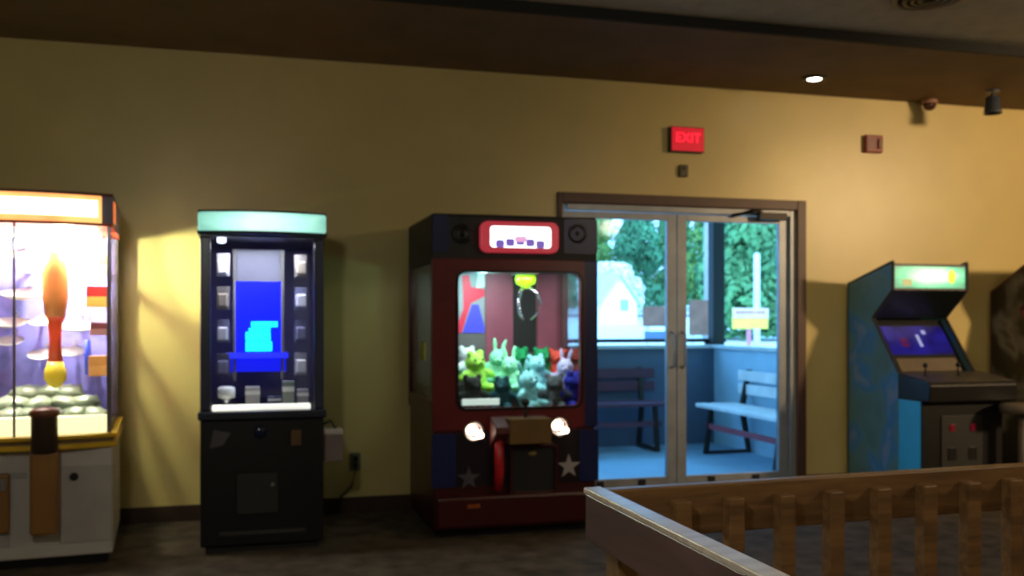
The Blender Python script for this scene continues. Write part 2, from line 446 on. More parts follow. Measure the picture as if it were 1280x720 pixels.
# control shelf, joystick, plate, prize door
q0 = at(616, 520, CY0 - .08); q1 = at(686, 528, CY0 - .08)
b = MB(); b.prism([(CY0 + .01, WZ0 - .05), (CY0 - .02, WZ0 - .05), (CY0 - .15, WZ0 - .1), (CY0 - .15, WZ0 - .14), (CY0 + .01, WZ0 - .24)], 'x', q0.x, q1.x)
b.build('control_shelf', M('worn grey red shelf', (96, 44, 44)), crane, bevel=.008)
q = at(657, 500, CY0 - .08)
js = MB().tube([(q.x, CY0 - .08, WZ0 - .085), (q.x, CY0 - .08, WZ0 + .02)], .009).lathe([(.03, 0), (.028, .012), (.012, .022)], (q.x, CY0 - .08, WZ0 - .085), 18).build('joystick', 'black', crane, smooth=True)
MB().ball((q.x, CY0 - .08, WZ0 + .035), .024).build('ball_grip', 'black_soft', js, smooth=True)
b = MB(); b.lathe([(.018, 0), (.018, .014), (.012, .018)], (q.x + .11, CY0 - .09, WZ0 - .08), 18)
b.build('push_button', 'bright_red', crane, smooth=True)
n0 = at(637, 524, CY0 - .15); n1 = at(689, 554, CY0 - .15)
MB().box(n0.x, n1.x, CY0 - .158, CY0 - .02, n1.z, n0.z).build('yellow_plate', M('olive yellow plate', (112, 84, 38)), crane, bevel=.005)
g0 = at(618, 528, CY0 - .05); g1 = at(633, 612, CY0 - .05)
MB().tube([(g0.x + .03, CY0 - .02, g1.z), (g0.x + .03, CY0 - .05, g1.z + .1), (g0.x + .03, CY0 - .05, g0.z)], .028, 14).build('red_pillar', 'bright_red', crane, smooth=True)
d0 = at(640, 560, CY0); d1 = at(692, 612, CY0)
b = MB(); b.ring(rrect(d0.x - .02, d1.x + .02, d1.z - .02, d0.z + .02, .03), rrect(d0.x, d1.x, d1.z, d0.z, .02), 'y', CY0 - .03, CY0 + .012)
b.build('prize_door_frame', 'dark_red', crane, bevel=.004)
pd = MB().box(d0.x, d1.x, CY0 - .012, CY0 + .004, d1.z, d0.z).build('prize_door', 'black_soft', crane)
b = MB().ball(((d0.x + d1.x) / 2 - .01, CY0 - .024, d0.z - .035), (.03, .014, .014)); b.build('door_pull', M('dull brass', (146, 116, 70)), pd, smooth=True)
# stars
MT['star'] = M('silver star print', (168, 160, 160), rough=.4)
for px, py, rr in ((711, 583, .075), (586, 598, .07)):
    q = at(px, py, CY0)
    pts = [(q.x + (rr if k % 2 == 0 else rr * .4) * math.sin(PI * k / 5), q.z + (rr if k % 2 == 0 else rr * .4) * math.cos(PI * k / 5)) for k in range(10)]
    MB().prism(pts, 'y', CY0 - .004, CY0 + .006).build('star', 'star' if px > 650 else M('dim star print', (84, 78, 90)), crane)
q = at(592, 633, CY0 - .045)
MB().box(q.x - .04, q.x + .04, CY0 - .05, CY0 - .044, q.z - .012, q.z + .012).build('amber_marker', M('amber lens', (150, 74, 26), rough=.25), crane, bevel=.003)
# interior: deck, back panel, red strips, artwork, chute
MB().box(CX0 + .03, CX1 - .03, CY0 + .045, CY1 - .05, BZ - .0, BZ + .012).box(CX0 + .04, CX1 - .04, 5.775, 5.985, BZ + .012, BZ + .102).box(CX0 + .04, CX1 - .04, 5.985, CY1 - .06, BZ + .012, BZ + .152).build('prize_deck', 'charcoal', crane)
BY = CY1 - .05
MB().box(CX0 + .05, CX1 - .17, BY - .01, BY + .02, BZ, WZ1 + .05).build('back_panel', 'grey_panel', crane)
MT['strip_red'] = M('pinkish red strip', (150, 78, 96), rough=.35)
for a, c_ in ((607, 641), (671, 700)):
    s0 = at(a, 345, BY - .02); s1 = at(c_, 345, BY - .02)
    MB().box(s0.x, s1.x, BY - .03, BY - .01, BZ + .012, WZ1 + .05).build('red_strip', 'strip_red', crane, bevel=.004)
s0 = at(641, 352, BY - .02); s1 = at(671, 440, BY - .02)
MB().box(s0.x + .004, s1.x - .004, BY - .018, BY - .01, s1.z, s0.z + .06).build('dark_strip', 'black_soft', crane)
s0 = at(575, 342, BY - .02); s1 = at(607, 416, BY - .02)
ap = MB().box(s0.x - .04, s1.x - .006, BY - .016, BY - .01, s1.z, s0.z).build('picture_panel', M('pale grey print', (150, 150, 158)), crane)
ax0, ax1, az0, az1 = s0.x - .04, s1.x - .006, s1.z, s0.z
def U(u, v): return (ax0 + (ax1 - ax0) * u, az0 + (az1 - az0) * v)
MB().prism([U(0, 0), U(.25, 0), U(.55, .5), U(1, .62), U(1, .74), U(.55, .78), U(.5, .98), U(.25, .98), U(.3, .6), U(.3, .4)], 'y', BY - .019, BY - .016).build('red_figure', M('crimson print', (226, 32, 70)), ap)
MB().prism([U(.27, 0), U(1, 0), U(1, .1), U(.8, .48), U(.58, .48)], 'y', BY - .019, BY - .016).build('blue_wedge', M('violet blue print', (70, 70, 210)), ap)
MB().prism([U(.72, .76), U(1, .78), U(1, 1), U(.78, 1)], 'y', BY - .019, BY - .016).build('white_patch', 'white', ap)
# chute with pale lip
k0 = at(577, 497, CY0 + .06); k1 = at(623, 504, CY0 + .06)
MT['lip_lit'] = E('lit chute lip', (222, 240, 230), 0.75)
MB().box(k0.x, k1.x + .005, CY0 + .0465, CY0 + .0575, WZ0 + .012, WZ0 + .052).build('chute_lip', 'lip_lit', crane, bevel=.005)
# lamp tube in the header, gantry, claw
MT['tube_lit'] = E('lit white tube', (240, 252, 255), 7.0)
MB().tube([(CX0 + .1, CY0 + .085, WZ1 + .035), (CX1 - .14, CY0 + .085, WZ1 + .035)], .013).build('lamp_tube', 'tube_lit', crane, smooth=True)
for yy in (5.78, 6.02):
    MB().tube([(CX0 + .03, yy, WZ1 + .028), (CX1 - .03, yy, WZ1 + .028)], .009).build('gantry_rail', 'steel', crane, smooth=True)
q = at(657, 349, 5.9)
MT['lime'] = E('lime claw housing', (176, 255, 40), 0.9)
cz = WZ1 + .05
MB().box(q.x - .06, q.x + .06, 5.76, 6.04, cz - .045, cz).build('carriage', 'charcoal', crane, bevel=.006)
cl = MB().lathe([(.02, .045), (.055, .035), (.068, .0), (.06, -.03), (.03, -.045), (.022, -.06)], (q.x, 5.9, q.z + .0), 24).build('claw', 'lime', crane, smooth=True)
for k in range(3):
    a = R(100 + 120 * k); ca, sa = math.cos(a), math.sin(a)
    pth = [(q.x + r_ * ca, 5.9 + r_ * sa, q.z - dz) for r_, dz in ((.015, .05), (.07, .085), (.095, .15), (.075, .22), (.03, .262))]
    MB().tube(pth, [.010, .011, .010, .009, .006], 8).build('prong', 'steel', cl, smooth=True)

# ---- plush toys
def plush_mesh(kind):
    b = MB()
    b.ball((0, 0, .085), (.075, .065, .085))
    b.ball((0, -.015, .195), (.068, .062, .06))
    b.ball((0, -.068, .183), (.03, .025, .022))
    for s in (-1, 1):
        b.ball((s * .085, -.025, .12), (.055, .026, .026), rot=Matrix.Rotation(s * R(28), 3, 'Y'))
        b.ball((s * .048, -.075, .032), (.032, .06, .032))
        if kind == 'bear': b.ball((s * .052, -.005, .247), (.026, .014, .026))
        elif kind == 'rabbit': b.ball((s * .032, .0, .285), (.018, .013, .06), rot=Matrix.Rotation(s * R(14), 3, 'Y'))
        else: b.ball((s * .034, -.03, .25), (.024, .024, .024))
    return b
plush_proto = {}
def plush(kind, mat, loc, rot, scale, label):
    k = (kind, mat)
    if k not in plush_proto:
        o = plush_mesh(kind).build('plush_toy', mat, None, smooth=True, org=(0, 0, 0), remesh=.011)
        for s in (-1, 1): MB().ball((s * .026, -.073, .208), .0075, 1).build('eye', 'black', o, smooth=True)
        e2 = MB().ball((0, -.094, .188), (.01, .007, .007), 1); e2.build('nose', 'black', o, smooth=True)
        plush_proto[k] = o
    else:
        o = dup(plush_proto[k])
    o.location = loc; o.rotation_euler = rot; o.scale = (scale,) * 3
    return tag(o, label, 'plush toy', 'plush toys heaped in the claw machine')
PL = dict(lime=(166, 232, 96), mint=(150, 236, 190), aqua=(150, 226, 232), pale=(206, 222, 224), green=(40, 150, 92), grey=(86, 92, 96),
          dark=(52, 56, 54), coral=(226, 84, 70), blue=(52, 58, 170), teal=(44, 84, 92), olive=(74, 92, 62), lilac=(196, 190, 226))
for k, v in PL.items(): MT['pl_' + k] = M(k + ' plush fur', v, rough=.95, var=.22, scale=45, bump=.5, spec=.1)
D0 = BZ + .012
# px, row depth, z above deck, kind, colour, yaw, tilt, scale, label
PLS = [  # dark furs in the front row put shade low in the heap
 (590, 5.66, 0.00, 'bear', 'dark', 10, 0, .95, 'dark plush bear low behind the front glass, next to the chute lip'),
 (628, 5.66, 0.00, 'frog', 'teal', -20, 0, .9, 'dark teal plush frog at the front of the heap, beside the dark bear'),
 (662, 5.64, 0.00, 'rabbit', 'aqua', 35, -15, 1.05, 'large aqua plush rabbit lying at the centre front of the heap'),
 (693, 5.65, 0.00, 'bear', 'grey', -10, 0, .95, 'grey plush bear at the front of the heap by the joystick side'),
 (714, 5.67, 0.00, 'frog', 'blue', 20, 0, 1.0, 'deep blue plush frog against the glass near the doorway side'),
 (596, 5.87, 0.09, 'frog', 'lime', 15, -10, 1.15, 'bright lime plush frog on top of the heap below the picture panel'),
 (640, 5.87, 0.09, 'rabbit', 'mint', -30, -12, 1.0, 'mint green plush rabbit on top of the heap below the claw'),
 (672, 5.87, 0.09, 'bear', 'aqua', 25, -8, 1.05, 'aqua plush bear sitting high in the middle of the heap'),
 (704, 5.87, 0.09, 'rabbit', 'lilac', -15, 10, .95, 'pale lilac plush rabbit slumped beside the deep blue frog'),
 (583, 6.10, 0.14, 'bear', 'pale', 30, 0, 1.05, 'whitish plush bear at the back of the heap under the picture panel'),
 (617, 6.10, 0.14, 'rabbit', 'mint', -10, 20, 1.0, 'mint green plush rabbit leaning at the back between two red strips'),
 (650, 6.10, 0.14, 'frog', 'green', 0, 0, 1.0, 'dark green plush frog at the back of the heap under the claw'),
 (676, 6.10, 0.14, 'bear', 'green', 20, 0, 1.0, 'dark green plush bear at the back before the second red strip'),
 (697, 6.10, 0.14, 'bear', 'coral', -20, 0, .95, 'coral red plush bear at the back of the heap'),
 (716, 6.10, 0.14, 'bear', 'teal', 15, 0, 1.0, 'teal plush bear at the back corner by the side glass'),
]
for px, yy, dz, kind, colr, yaw, tilt, sc, lab in PLS:
    q = at(px, 470, yy)
    plush(kind, 'pl_' + colr, (q.x, yy, D0 + dz), (R(tilt * .4), R(tilt * .4), R(yaw)), sc * .88, lab)

# ================================================================== STACKING GAME (dark cabinet, blue screen)
SX0, SX1, SY0, SY1 = -.239, .423, 5.47, 6.42
SM = (SX0 + SX1) / 2
st = thing('stacking_game', (SM, (SY0 + SY1) / 2, 0), 'narrow black prize machine with glowing blue block screen and mint marquee', 'arcade machine')
Zl = .735
MB().box(SX0, SX1, SY0 + .01, SY1, .04, Zl).build('base_cabinet', 'black', st, bevel=.01)
MB().box(SX0 + .03, SX1 - .03, SY0 + .05, SY1 - .03, 0, .04).build('plinth', 'black_soft', st)
MB().box(SX0 - .012, SX1 + .012, SY0 - .03, SY0 + .06, Zl, Zl + .045).build('front_ledge', M('dark blue grey ledge', (44, 46, 62), rough=.3), st, bevel=.01)
MB().box(SX0, SX1, SY0 + .06, SY1, Zl, Zl + .045).build('prize_floor', 'charcoal', st)
zt = 1.735
for x0, x1 in ((SX0, SX0 + .055), (SX1 - .055, SX1)):
    MB().box(x0, x1, SY0, SY0 + .05, Zl + .045, zt).build('front_post', M('blue grey post', (58, 60, 84), rough=.3), st, bevel=.01)
MB().box(SX0, SX0 + .012, SY0 + .05, SY1, Zl + .045, zt).build('side_wall', 'grey_panel', st)
MB().box(SX1 - .012, SX1, SY0 + .05, SY1, Zl + .045, zt).build('side_wall', 'grey_panel', st)
MB().box(SX0 + .012, SX1 - .012, SY1 - .015, SY1, Zl + .045, zt).build('back_wall', 'grey_panel', st)
MB().box(SX0 + .055, SX1 - .055, SY0 + .02, SY0 + .026, Zl + .045, zt).build('front_glass', 'glass', st)
MB().box(SX0, SX1, SY0, SY1, zt, zt + .012).build('top_panel', 'black', st)
# curved marquee
def arc(x0, x1, y, bulge, n=14):
    return [(x0 + (x1 - x0) * k / n, y - bulge * (1 - (2.0 * k / n - 1) ** 2)) for k in range(n + 1)]
MT['mint_lit'] = Eg('mint lit marquee', [(.0, (96, 160, 146)), (.25, (140, 205, 186)), (.5, (176, 244, 226)), (.8, (214, 255, 244))], (0, -.545, 1.815), (.42, .3, .16), 1.25)
a = arc(SX0 - .012, SX1 + .012, SY0, .07)
b = MB(); b.prism(a + [(SX1 + .012, SY0 + .2), (SX0 - .012, SY0 + .2)], 'z', zt + .03, 1.868)
b.build('marquee', 'mint_lit', st, bevel=.012)
b = MB(); a2 = arc(SX0 - .016, SX1 + .016, SY0, .074)
b.prism(a2 + [(SX1 + .016, SY1), (SX0 - .016, SY1)], 'z', zt + .012, zt + .03)
b.build('marquee_lip', M('teal lip', (26, 52, 62)), st, bevel=.003)
b = MB(); b.prism(a + [(SX1 + .012, SY1), (SX0 - .012, SY1)], 'z', 1.868, 1.878); b.build('top_cap', 'black', st)
MB().box(SX0, SX1, SY0 + .2, SY1, zt + .03, 1.868).build('marquee_box', 'black', st)
# blue screen with stacked blocks
YS = 5.86
MT['scr_blue'] = E('blue led screen', (0, 12, 255), 2.6)
MT['scr_violet'] = E('violet glow strip', (40, 50, 250), 0.9)
MT['led_cyan'] = E('cyan led blocks', (24, 246, 255), 1.5)
t0 = at(295, 352, YS); t1 = at(351, 441, YS)
sc_ = MB().box(t0.x, t1.x, YS, YS + .04, t1.z, t0.z).build('screen', 'scr_blue', st)
MB().box(t0.x, t1.x, YS - .004, YS + .04, t0.z, zt - .04).build('scoreboard', M('grey score panel', (92, 92, 112)), st, bevel=.004)
MB().box(t0.x - .016, t0.x, YS - .03, YS + .04, t1.z - .16, zt - .04).box(t1.x, t1.x + .016, YS - .03, YS + .04, t1.z - .16, zt - .04).build('screen_frame', 'grey_panel', st)
e0 = at(283, 441, YS); e1 = at(360, 447, YS)
MB().box(e0.x, e1.x, YS - .05, YS - .0, e1.z, e0.z).build('screen_ledge', 'scr_violet', st)
MB().box(t0.x - .03, t1.x + .03, YS, YS + .03, t1.z - .11, e1.z).build('screen_glow', E('blue glow below screen', (10, 24, 235), 1.0), st)  # glowing panel stands in for screen light spilling below
cw = (t1.x - t0.x)
def B(px, py): return at(px, py, YS - .004)
for k, (xa, xb, ya, yb) in enumerate(((307, 340, 427, 439), (307, 338, 415, 426), (311, 338, 410, 414), (314, 347, 402, 409))):
    u0, u1 = B(xa, ya), B(xb, yb)
    MB().box(u0.x, u1.x, YS - .008, YS, u1.z + .001, u0.z).build('block_row', 'led_cyan', sc_)
# light strip at the prize floor
MT['shelf_lit'] = E('white lit shelf edge', (255, 250, 232), 1.3, (190, 186, 190), 2.5)
f0 = at(265, 503, SY0 + .06); f1 = at(388, 512, SY0 + .06)
MB().box(f0.x, f1.x, SY0 + .035, SY0 + .09, Zl + .046, Zl + .075).build('lit_shelf_edge', 'shelf_lit', st, bevel=.006)
# base fittings
q = at(322, 617, SY0)
bd = MB().prism(rrect(q.x - .11, q.x + .11, q.z - .11, q.z + .11, .012, 3), 'y', SY0 - .008, SY0 + .01).build('service_door', M('faded black door', (40, 38, 34)), st, bevel=.003)
MB().lathe([(.012, 0), (.011, -.012)], (q.x + .08, SY0 - .008, q.z + .05), 14, 'y').build('lock', 'steel', bd)
q = at(370, 547, SY0)
MB().box(q.x - .03, q.x + .03, SY0 - .015, SY0 + .01, q.z - .045, q.z + .045).build('coin_slot', M('dull orange coin slot', (92, 66, 34)), st, bevel=.006)
q = at(274, 549, SY0)
MB().prism([(q.x - .05, q.z - .05), (q.x + .02, q.z - .035), (q.x + .06, q.z + .03), (q.x - .03, q.z + .05)], 'y', SY0 + .004, SY0 + .0105).build('sticker', M('grey sticker', (78, 74, 84)), st)
b = MB(); q = at(325, 540, SY0)
b.lathe([(.035, .0), (.033, -.02), (.022, -.026)], (q.x, SY0 + .01, q.z + .0), 22, 'y'); b.build('play_button', M('dark blue button', (20, 28, 60), rough=.2), st, smooth=True)
b = MB(); b.box(SX0 + .1, SX1 - .1, SY0 + .0, SY0 + .0105, .1, .12); b.build('kick_strip', 'charcoal', st)
# card reader on its side
q0 = at(406, 536, SY0 + .16); q1 = at(431, 575, SY0 + .16)
cr = MB().box(SX1, SX1 + .115, SY0 + .1, SY0 + .22, q1.z, q0.z - .03).build('card_reader', M('dusty pink grey box', (124, 108, 108)), st, bevel=.01)
MB().box(SX1 + .0, SX1 + .115, SY0 + .1, SY0 + .22, q0.z - .03, q0.z).build('reader_top', 'white_lam', cr, bevel=.006)
MB().tube([(SX1, SY0 + .18, q0.z + .02), (SX1 + .05, SY0 + .18, q0.z + .045), (SX1 + .08, SY0 + .17, q0.z)], .007).build('reader_cable', 'black', cr, smooth=True)
MT['cool_glint'] = E('cool glint glow', (220, 226, 255), 3.0)
q = at(277, 306, SY0 + .08)
MB().lathe([(.012, zt - .03), (.024, zt - .024), (.024, zt)], (q.x, SY0 + .08, 0), 16).build('glint_puck', 'cool_glint', st, smooth=True)  # small glowing puck put in for a glint

# prizes hanging in the two side columns
def pack(mat, card):
    b = MB(); b.box(-.035, .035, -.004, .004, -.13, 0)
    o = b.build('prize_pack', card, None, org=(0, 0, 0), bevel=.002)
    MB().box(-.028, .028, -.03, -.004, -.115, -.04).build('blister', mat, o, bevel=.008)
    MB().tube([(0, .06, -.012), (0, -.012, -.012), (0, -.016, -.006)], .002, 6).build('hook', 'steel', o)
    return o
pks = [((224, 222, 230), (150, 148, 158)), ((150, 140, 128), (110, 104, 104)), ((206, 206, 222), (96, 98, 130)), ((120, 118, 150), (84, 84, 116))]
packs = [pack(M('blister %d' % i, a_, rough=.2), M('card %d' % i, b_)) for i, (a_, b_) in enumerate(pks)]
nm = ['whitish', 'tan', 'bluish', 'violet']
used = set(); zz = [1.66, 1.47, 1.28, 1.09]
pos = ['topmost', 'second from the top', 'third from the top', 'lowest']
for side, (xx, desc) in enumerate(((SX0 + .115, 'in the row away from the card reader'), (SX1 - .115, 'in the row nearest the card reader'))):
    for k in range(4):
        i = (k + side) % 4
        o = packs[i] if i not in used else dup(packs[i])
        used.add(i)
        o.location = (xx, 5.72, zz[k])
        o.rotation_euler.z = R(-8 + 16 * side)
        tag(o, '%s prize pack hanging %s %s' % (nm[i], pos[k], desc), 'prize pack', 'prize packs hanging in the stacking game')
# prizes on the floor of the stacking game
FZ = Zl + .045
q = at(283, 490, 5.62)
o = thing('paper_roll', (q.x, 5.62, FZ), 'bright white roll standing on a stub beside the lit shelf edge', 'prize')
MB().lathe([(.022, 0), (.022, .05), (.026, .06)], (q.x, 5.62, FZ), 18).build('stub', 'steel', o, smooth=True)
MB().lathe([(.03, .06), (.045, .065), (.048, .085), (.046, .12), (.03, .126)], (q.x, 5.62, FZ), 24).build('roll', 'white', o, smooth=True)
for px, yy, w_, h_, mt, lab in ((318, 5.68, .05, .12, (176, 170, 168), 'pale grey upright prize box in the middle of the stacking game floor'),
                                (345, 5.70, .045, .06, (60, 62, 90), 'low dark blue prize box on the stacking game floor'),
                                (362, 5.64, .04, .15, (120, 128, 118), 'tall grey green prize box on the stacking game floor'),
                                (380, 5.68, .04, .1, (150, 142, 150), 'pinkish grey prize box in the corner of the stacking game floor')):
    q = at(px, 490, yy)
    o = MB().box(q.x - w_, q.x + w_ * .6, yy - .03, yy + .03, FZ, FZ + h_).build('prize_box', M('box print', mt), None, org=(q.x, yy, FZ), bevel=.003)
    MB().box(-w_ - .001, w_ * .6 + .001, -.031, .031, h_ * .62, h_ * .8).build('label_band', 'white', o, org=(0, 0, 0))
    tag(o, lab, 'prize box', 'small boxes on the stacking game floor')
# wall outlet and cord
q = at(444, 577, WY)
ol = thing('wall_outlet', (q.x, WY, q.z - .06), 'greenish wall outlet beside the dark cabinet\'s card reader', 'outlet')
MB().box(q.x - .036, q.x + .036, WY - .006, WY, q.z - .06, q.z + .06).build('cover_plate', M('greenish plate', (120, 124, 96)), ol, bevel=.003)
MB().prism(rrect(q.x - .016, q.x + .016, q.z - .042, q.z - .008, .008, 3), 'y', WY - .008, WY - .006).prism(rrect(q.x - .016, q.x + .016, q.z + .008, q.z + .042, .008, 3), 'y', WY - .008, WY - .006).build('socket', 'charcoal', ol)
cd = MB().box(q.x - .014, q.x + .014, WY - .04, WY - .0085, q.z + .012, q.z + .036)
qe = at(427, 634, WY - .05)
cd.tube([(q.x, WY - .035, q.z + .02), (q.x, WY - .06, q.z - .03), (q.x - .03, WY - .05, q.z - .16), (qe.x, WY - .045, .12), (qe.x - .02, WY - .06, .012), (qe.x - .2, WY - .12, .008)], .007, 8)
tag(cd.build('power_cord', 'black', None, org=(q.x, WY - .03, 0), smooth=False), 'black power cord hanging from the wall outlet to the floor', 'cord')

# ================================================================== PRIZE MERCHANDISER (bright, far end)
PRE = set(bpy.data.objects)
AX0, AX1, AY0, AY1 = -1.47, -.675, 5.44, 6.34
AM = (AX0 + AX1) / 2
mc = thing('prize_merchandiser', (AM, (AY0 + AY1) / 2, 0), 'bright prize machine with orange lit marquee, yellow ledge and white base', 'arcade machine')
AB, AT = .615, 1.772
MB().box(AX0, AX1, AY0, AY1, .05, AB).build('base_cabinet', 'white_lam', mc, bevel=.012)
MB().box(AX0 + .03, AX1 - .03, AY0 + .04, AY1 - .03, 0, .05).build('plinth', 'black', mc)
al_ = arc(AX0 - .02, AX1 + .02, AY0 - .01, .075)
b = MB(); b.prism(al_ + [(AX1 + .02, AY1), (AX0 - .02, AY1)], 'z', AB, AB + .028); b.build('yellow_ledge', 'yellow', mc, bevel=.006)
al2 = arc(AX0, AX1, AY0, .055)
b = MB(); b.prism(al2 + [(AX1, AY1), (AX0, AY1)], 'z', AB + .028, AB + .05); b.build('ledge_groove', M('brown groove', (118, 92, 54)), mc)
b = MB(); b.prism(al_ + [(AX1 + .02, AY1), (AX0 - .02, AY1)], 'z', AB + .05, AB + .072); b.build('yellow_ledge', 'yellow', mc, bevel=.006)
MT['lip_cream'] = E('cream lit strip', (255, 244, 190), 1.2)
al3 = arc(AX0 + .03, AX1 - .03, AY0 + .03, .045)
LZ = AB + .072
b = MB(); b.prism(al3 + [(AX1 - .03, AY0 + .07), (AX0 + .03, AY0 + .07)], 'z', LZ, LZ + .09); b.build('lit_strip', 'lip_cream', mc)
b = MB(); b.box(AX0 + .012, AX1 - .012, AY0 + .07, AY1 - .02, LZ, LZ + .03); b.build('prize_floor', 'grey_panel', mc)
# curved glass: front, side
outer = arc(AX0 + .02, AX1 - .02, AY0 + .012, .05); inner = [(x, y + .006) for x, y in outer]
b = MB(); b.prism(outer + inner[::-1], 'z', LZ, AT); b.build('front_glass', 'glass', mc)
for x in (AX0 + .012, AX1 - .018): MB().box(x, x + .006, AY0 + .03, AY1 - .02, LZ, AT).build('side_glass', 'glass', mc)
MT['post_grey'] = M('brushed post', (116, 108, 116), rough=.3, metal=.5)
for x, y in ((AX0 + .008, AY0 + .006), (AX1 - .03, AY0 + .006), (AX0 + .008, AY1 - .04), (AX1 - .03, AY1 - .04)):
    MB().box(x, x + .02, y, y + .022, LZ, AT).build('corner_post', 'post_grey', mc, bevel=.003)
q = at(19, 450, AY0 - .03)
MB().box(q.x - .006, q.x + .006, AY0 - .044, AY0 - .03, LZ, AT).build('glass_seam', 'post_grey', mc)
# back panel inside
MT['indigo'] = art('indigo display print', [(.3, (92, 84, 160)), (.5, (112, 106, 190)), (.62, (80, 84, 150)), (.75, (150, 130, 180))], 5, .4)
MB().box(AX0 + .03, AX1 - .03, AY1 - .03, AY1 - .015, LZ, AT).build('back_panel', 'indigo', mc)
# marquee
MT['orange_lit'] = E('orange lit marquee', (255, 190, 110), 1.5, (255, 140, 70), 3.0)
MT['white_lit'] = E('white lit marquee', (255, 250, 236), 3.0)
am = arc(AX0, AX1, AY0, .06)
b = MB(); b.prism(am + [(AX1, AY1), (AX0, AY1)], 'z', AT, AT + .014); b.build('marquee_rim', M('orange red rim', (200, 74, 40)), mc)
b = MB(); b.prism(am + [(AX1, AY1), (AX0, AY1)], 'z', 1.93, 1.944); b.build('top_cap', M('brown top', (110, 60, 36)), mc)
b = MB(); b.prism(arc(AX0 + .012, AX1 - .055, AY0 + .01, .055) + [(AX1 - .055, AY0 + .2), (AX0 + .012, AY0 + .2)], 'z', AT + .014, 1.93); mq = b.build('marquee', 'orange_lit', mc)
b = MB(); aw = arc(AX0 + .05, AX1 - .075, AY0 - .0, .052)
b.prism(aw + [(x, y + .012) for x, y in aw][::-1], 'z', AT + .048, 1.905); b.build('white_glow_panel', 'white_lit', mq)
MB().box(AX1 - .055, AX1, AY0 + .012, AY1, AT + .014, 1.93).build('marquee_end', M('grey violet end', (120, 110, 130)), mc)
MB().box(AX1 - .001, AX1 + .004, AY0 + .05, AY0 + .22, AT + .03, 1.91).build('orange_badge', E('orange badge', (255, 120, 50), .9), mc)
# lamps under the marquee
MT['hot_tube'] = E('hot white tube', (255, 252, 244), 12.0)
for yy in (AY0 + .07, AY0 + .4):
    MB().tube([(AX0 + .08, yy, AT - .025), (AX1 - .08, yy, AT - .025)], .014).build('lamp_tube', 'hot_tube', mc, smooth=True)
# control column and coin panels on the base front
MT['brown_post'] = M('dark brown column', (74, 56, 44), rough=.4)
MT['rust'] = M('rusty cap', (112, 62, 42), rough=.4)
MT['orange_panel'] = M('orange brown panel', (140, 96, 40), rough=.45)
for px, tall in ((54, True), (-10, False)):
    q = at(px, 560, AY0 - .12)
    if tall:
        cp_ = MB().box(q.x - .065, q.x + .065, AY0 - .16, AY0 + .0, .20, AB).build('control_column', 'orange_panel', mc, bevel=.015)
        MB().lathe([(.062, AB), (.062, .79), (.066, .795)], (q.x, AY0 - .125, 0), 26).build('column_neck', 'brown_post', cp_, smooth=True)
        MB().lathe([(.066, .795), (.074, .802), (.07, .822), (.045, .838), (.01, .843)], (q.x, AY0 - .125, 0), 26).build('column_cap', 'rust', cp_, smooth=True)
    else:
        cp_ = MB().box(q.x - .065, q.x + .065, AY0 - .05, AY0, .20, .5).build('coin_panel', 'orange_panel', mc, bevel=.01)
        MB().box(q.x + .02, q.x + .05, AY0 - .055, AY0 - .05, .42, .48).build('coin_slot', 'steel', cp_)
for z0, z1, x0, x1 in ((.12, .2, -1.42, -1.16), (.47, .5, -1.2, -1.08), (.12, .52, -.93, -.68)):
    MB().box(x0, x1, AY0 - .006, AY0 + .002, z0, z1).build('access_panel', M('grey access panel', (176, 168, 162)), mc, bevel=.003)
q = at(93, 595, AY0)
MB().lathe([(.022, 0), (.02, -.012)], (q.x, AY0 - .006, q.z), 16, 'y').build('lock', 'dark_metal', mc)
# contents
q = at(69, 400, 5.66)
cx = q.x
def Zp(py, yy=5.66, px=69): return at(px, py, yy).z
MT['club_or'] = M('glossy orange', (250, 150, 84), rough=.3)
MT['club_red'] = M('glossy red orange', (236, 84, 50), rough=.3)
MT['club_yel'] = M('glossy yellow', (224, 196, 54), rough=.3)
cb = thing('carnival_club', (cx, 5.66, Zp(485)), 'orange club shaped decoration with yellow bulb hanging behind the curved glass', 'decoration')
MB().lathe([(.02, Zp(310)), (.05, Zp(316)), (.066, Zp(345)), (.064, Zp(372)), (.05, Zp(396))], (cx, 5.66, 0), 26).build('upper_body', 'club_or', cb, smooth=True)
MB().lathe([(.05, Zp(396)), (.038, Zp(402)), (.03, Zp(425)), (.036, Zp(452))], (cx, 5.66, 0), 26).build('neck', 'club_red', cb, smooth=True)
MB().lathe([(.036, Zp(452)), (.056, Zp(464)), (.055, Zp(474)), (.03, Zp(483)), (.008, Zp(485))], (cx, 5.66, 0), 26).build('bulb', 'club_yel', cb, smooth=True)
MB().tube([(cx, 5.66, Zp(312)), (cx, 5.66, AT)], .004, 6).build('cord', 'charcoal', cb)
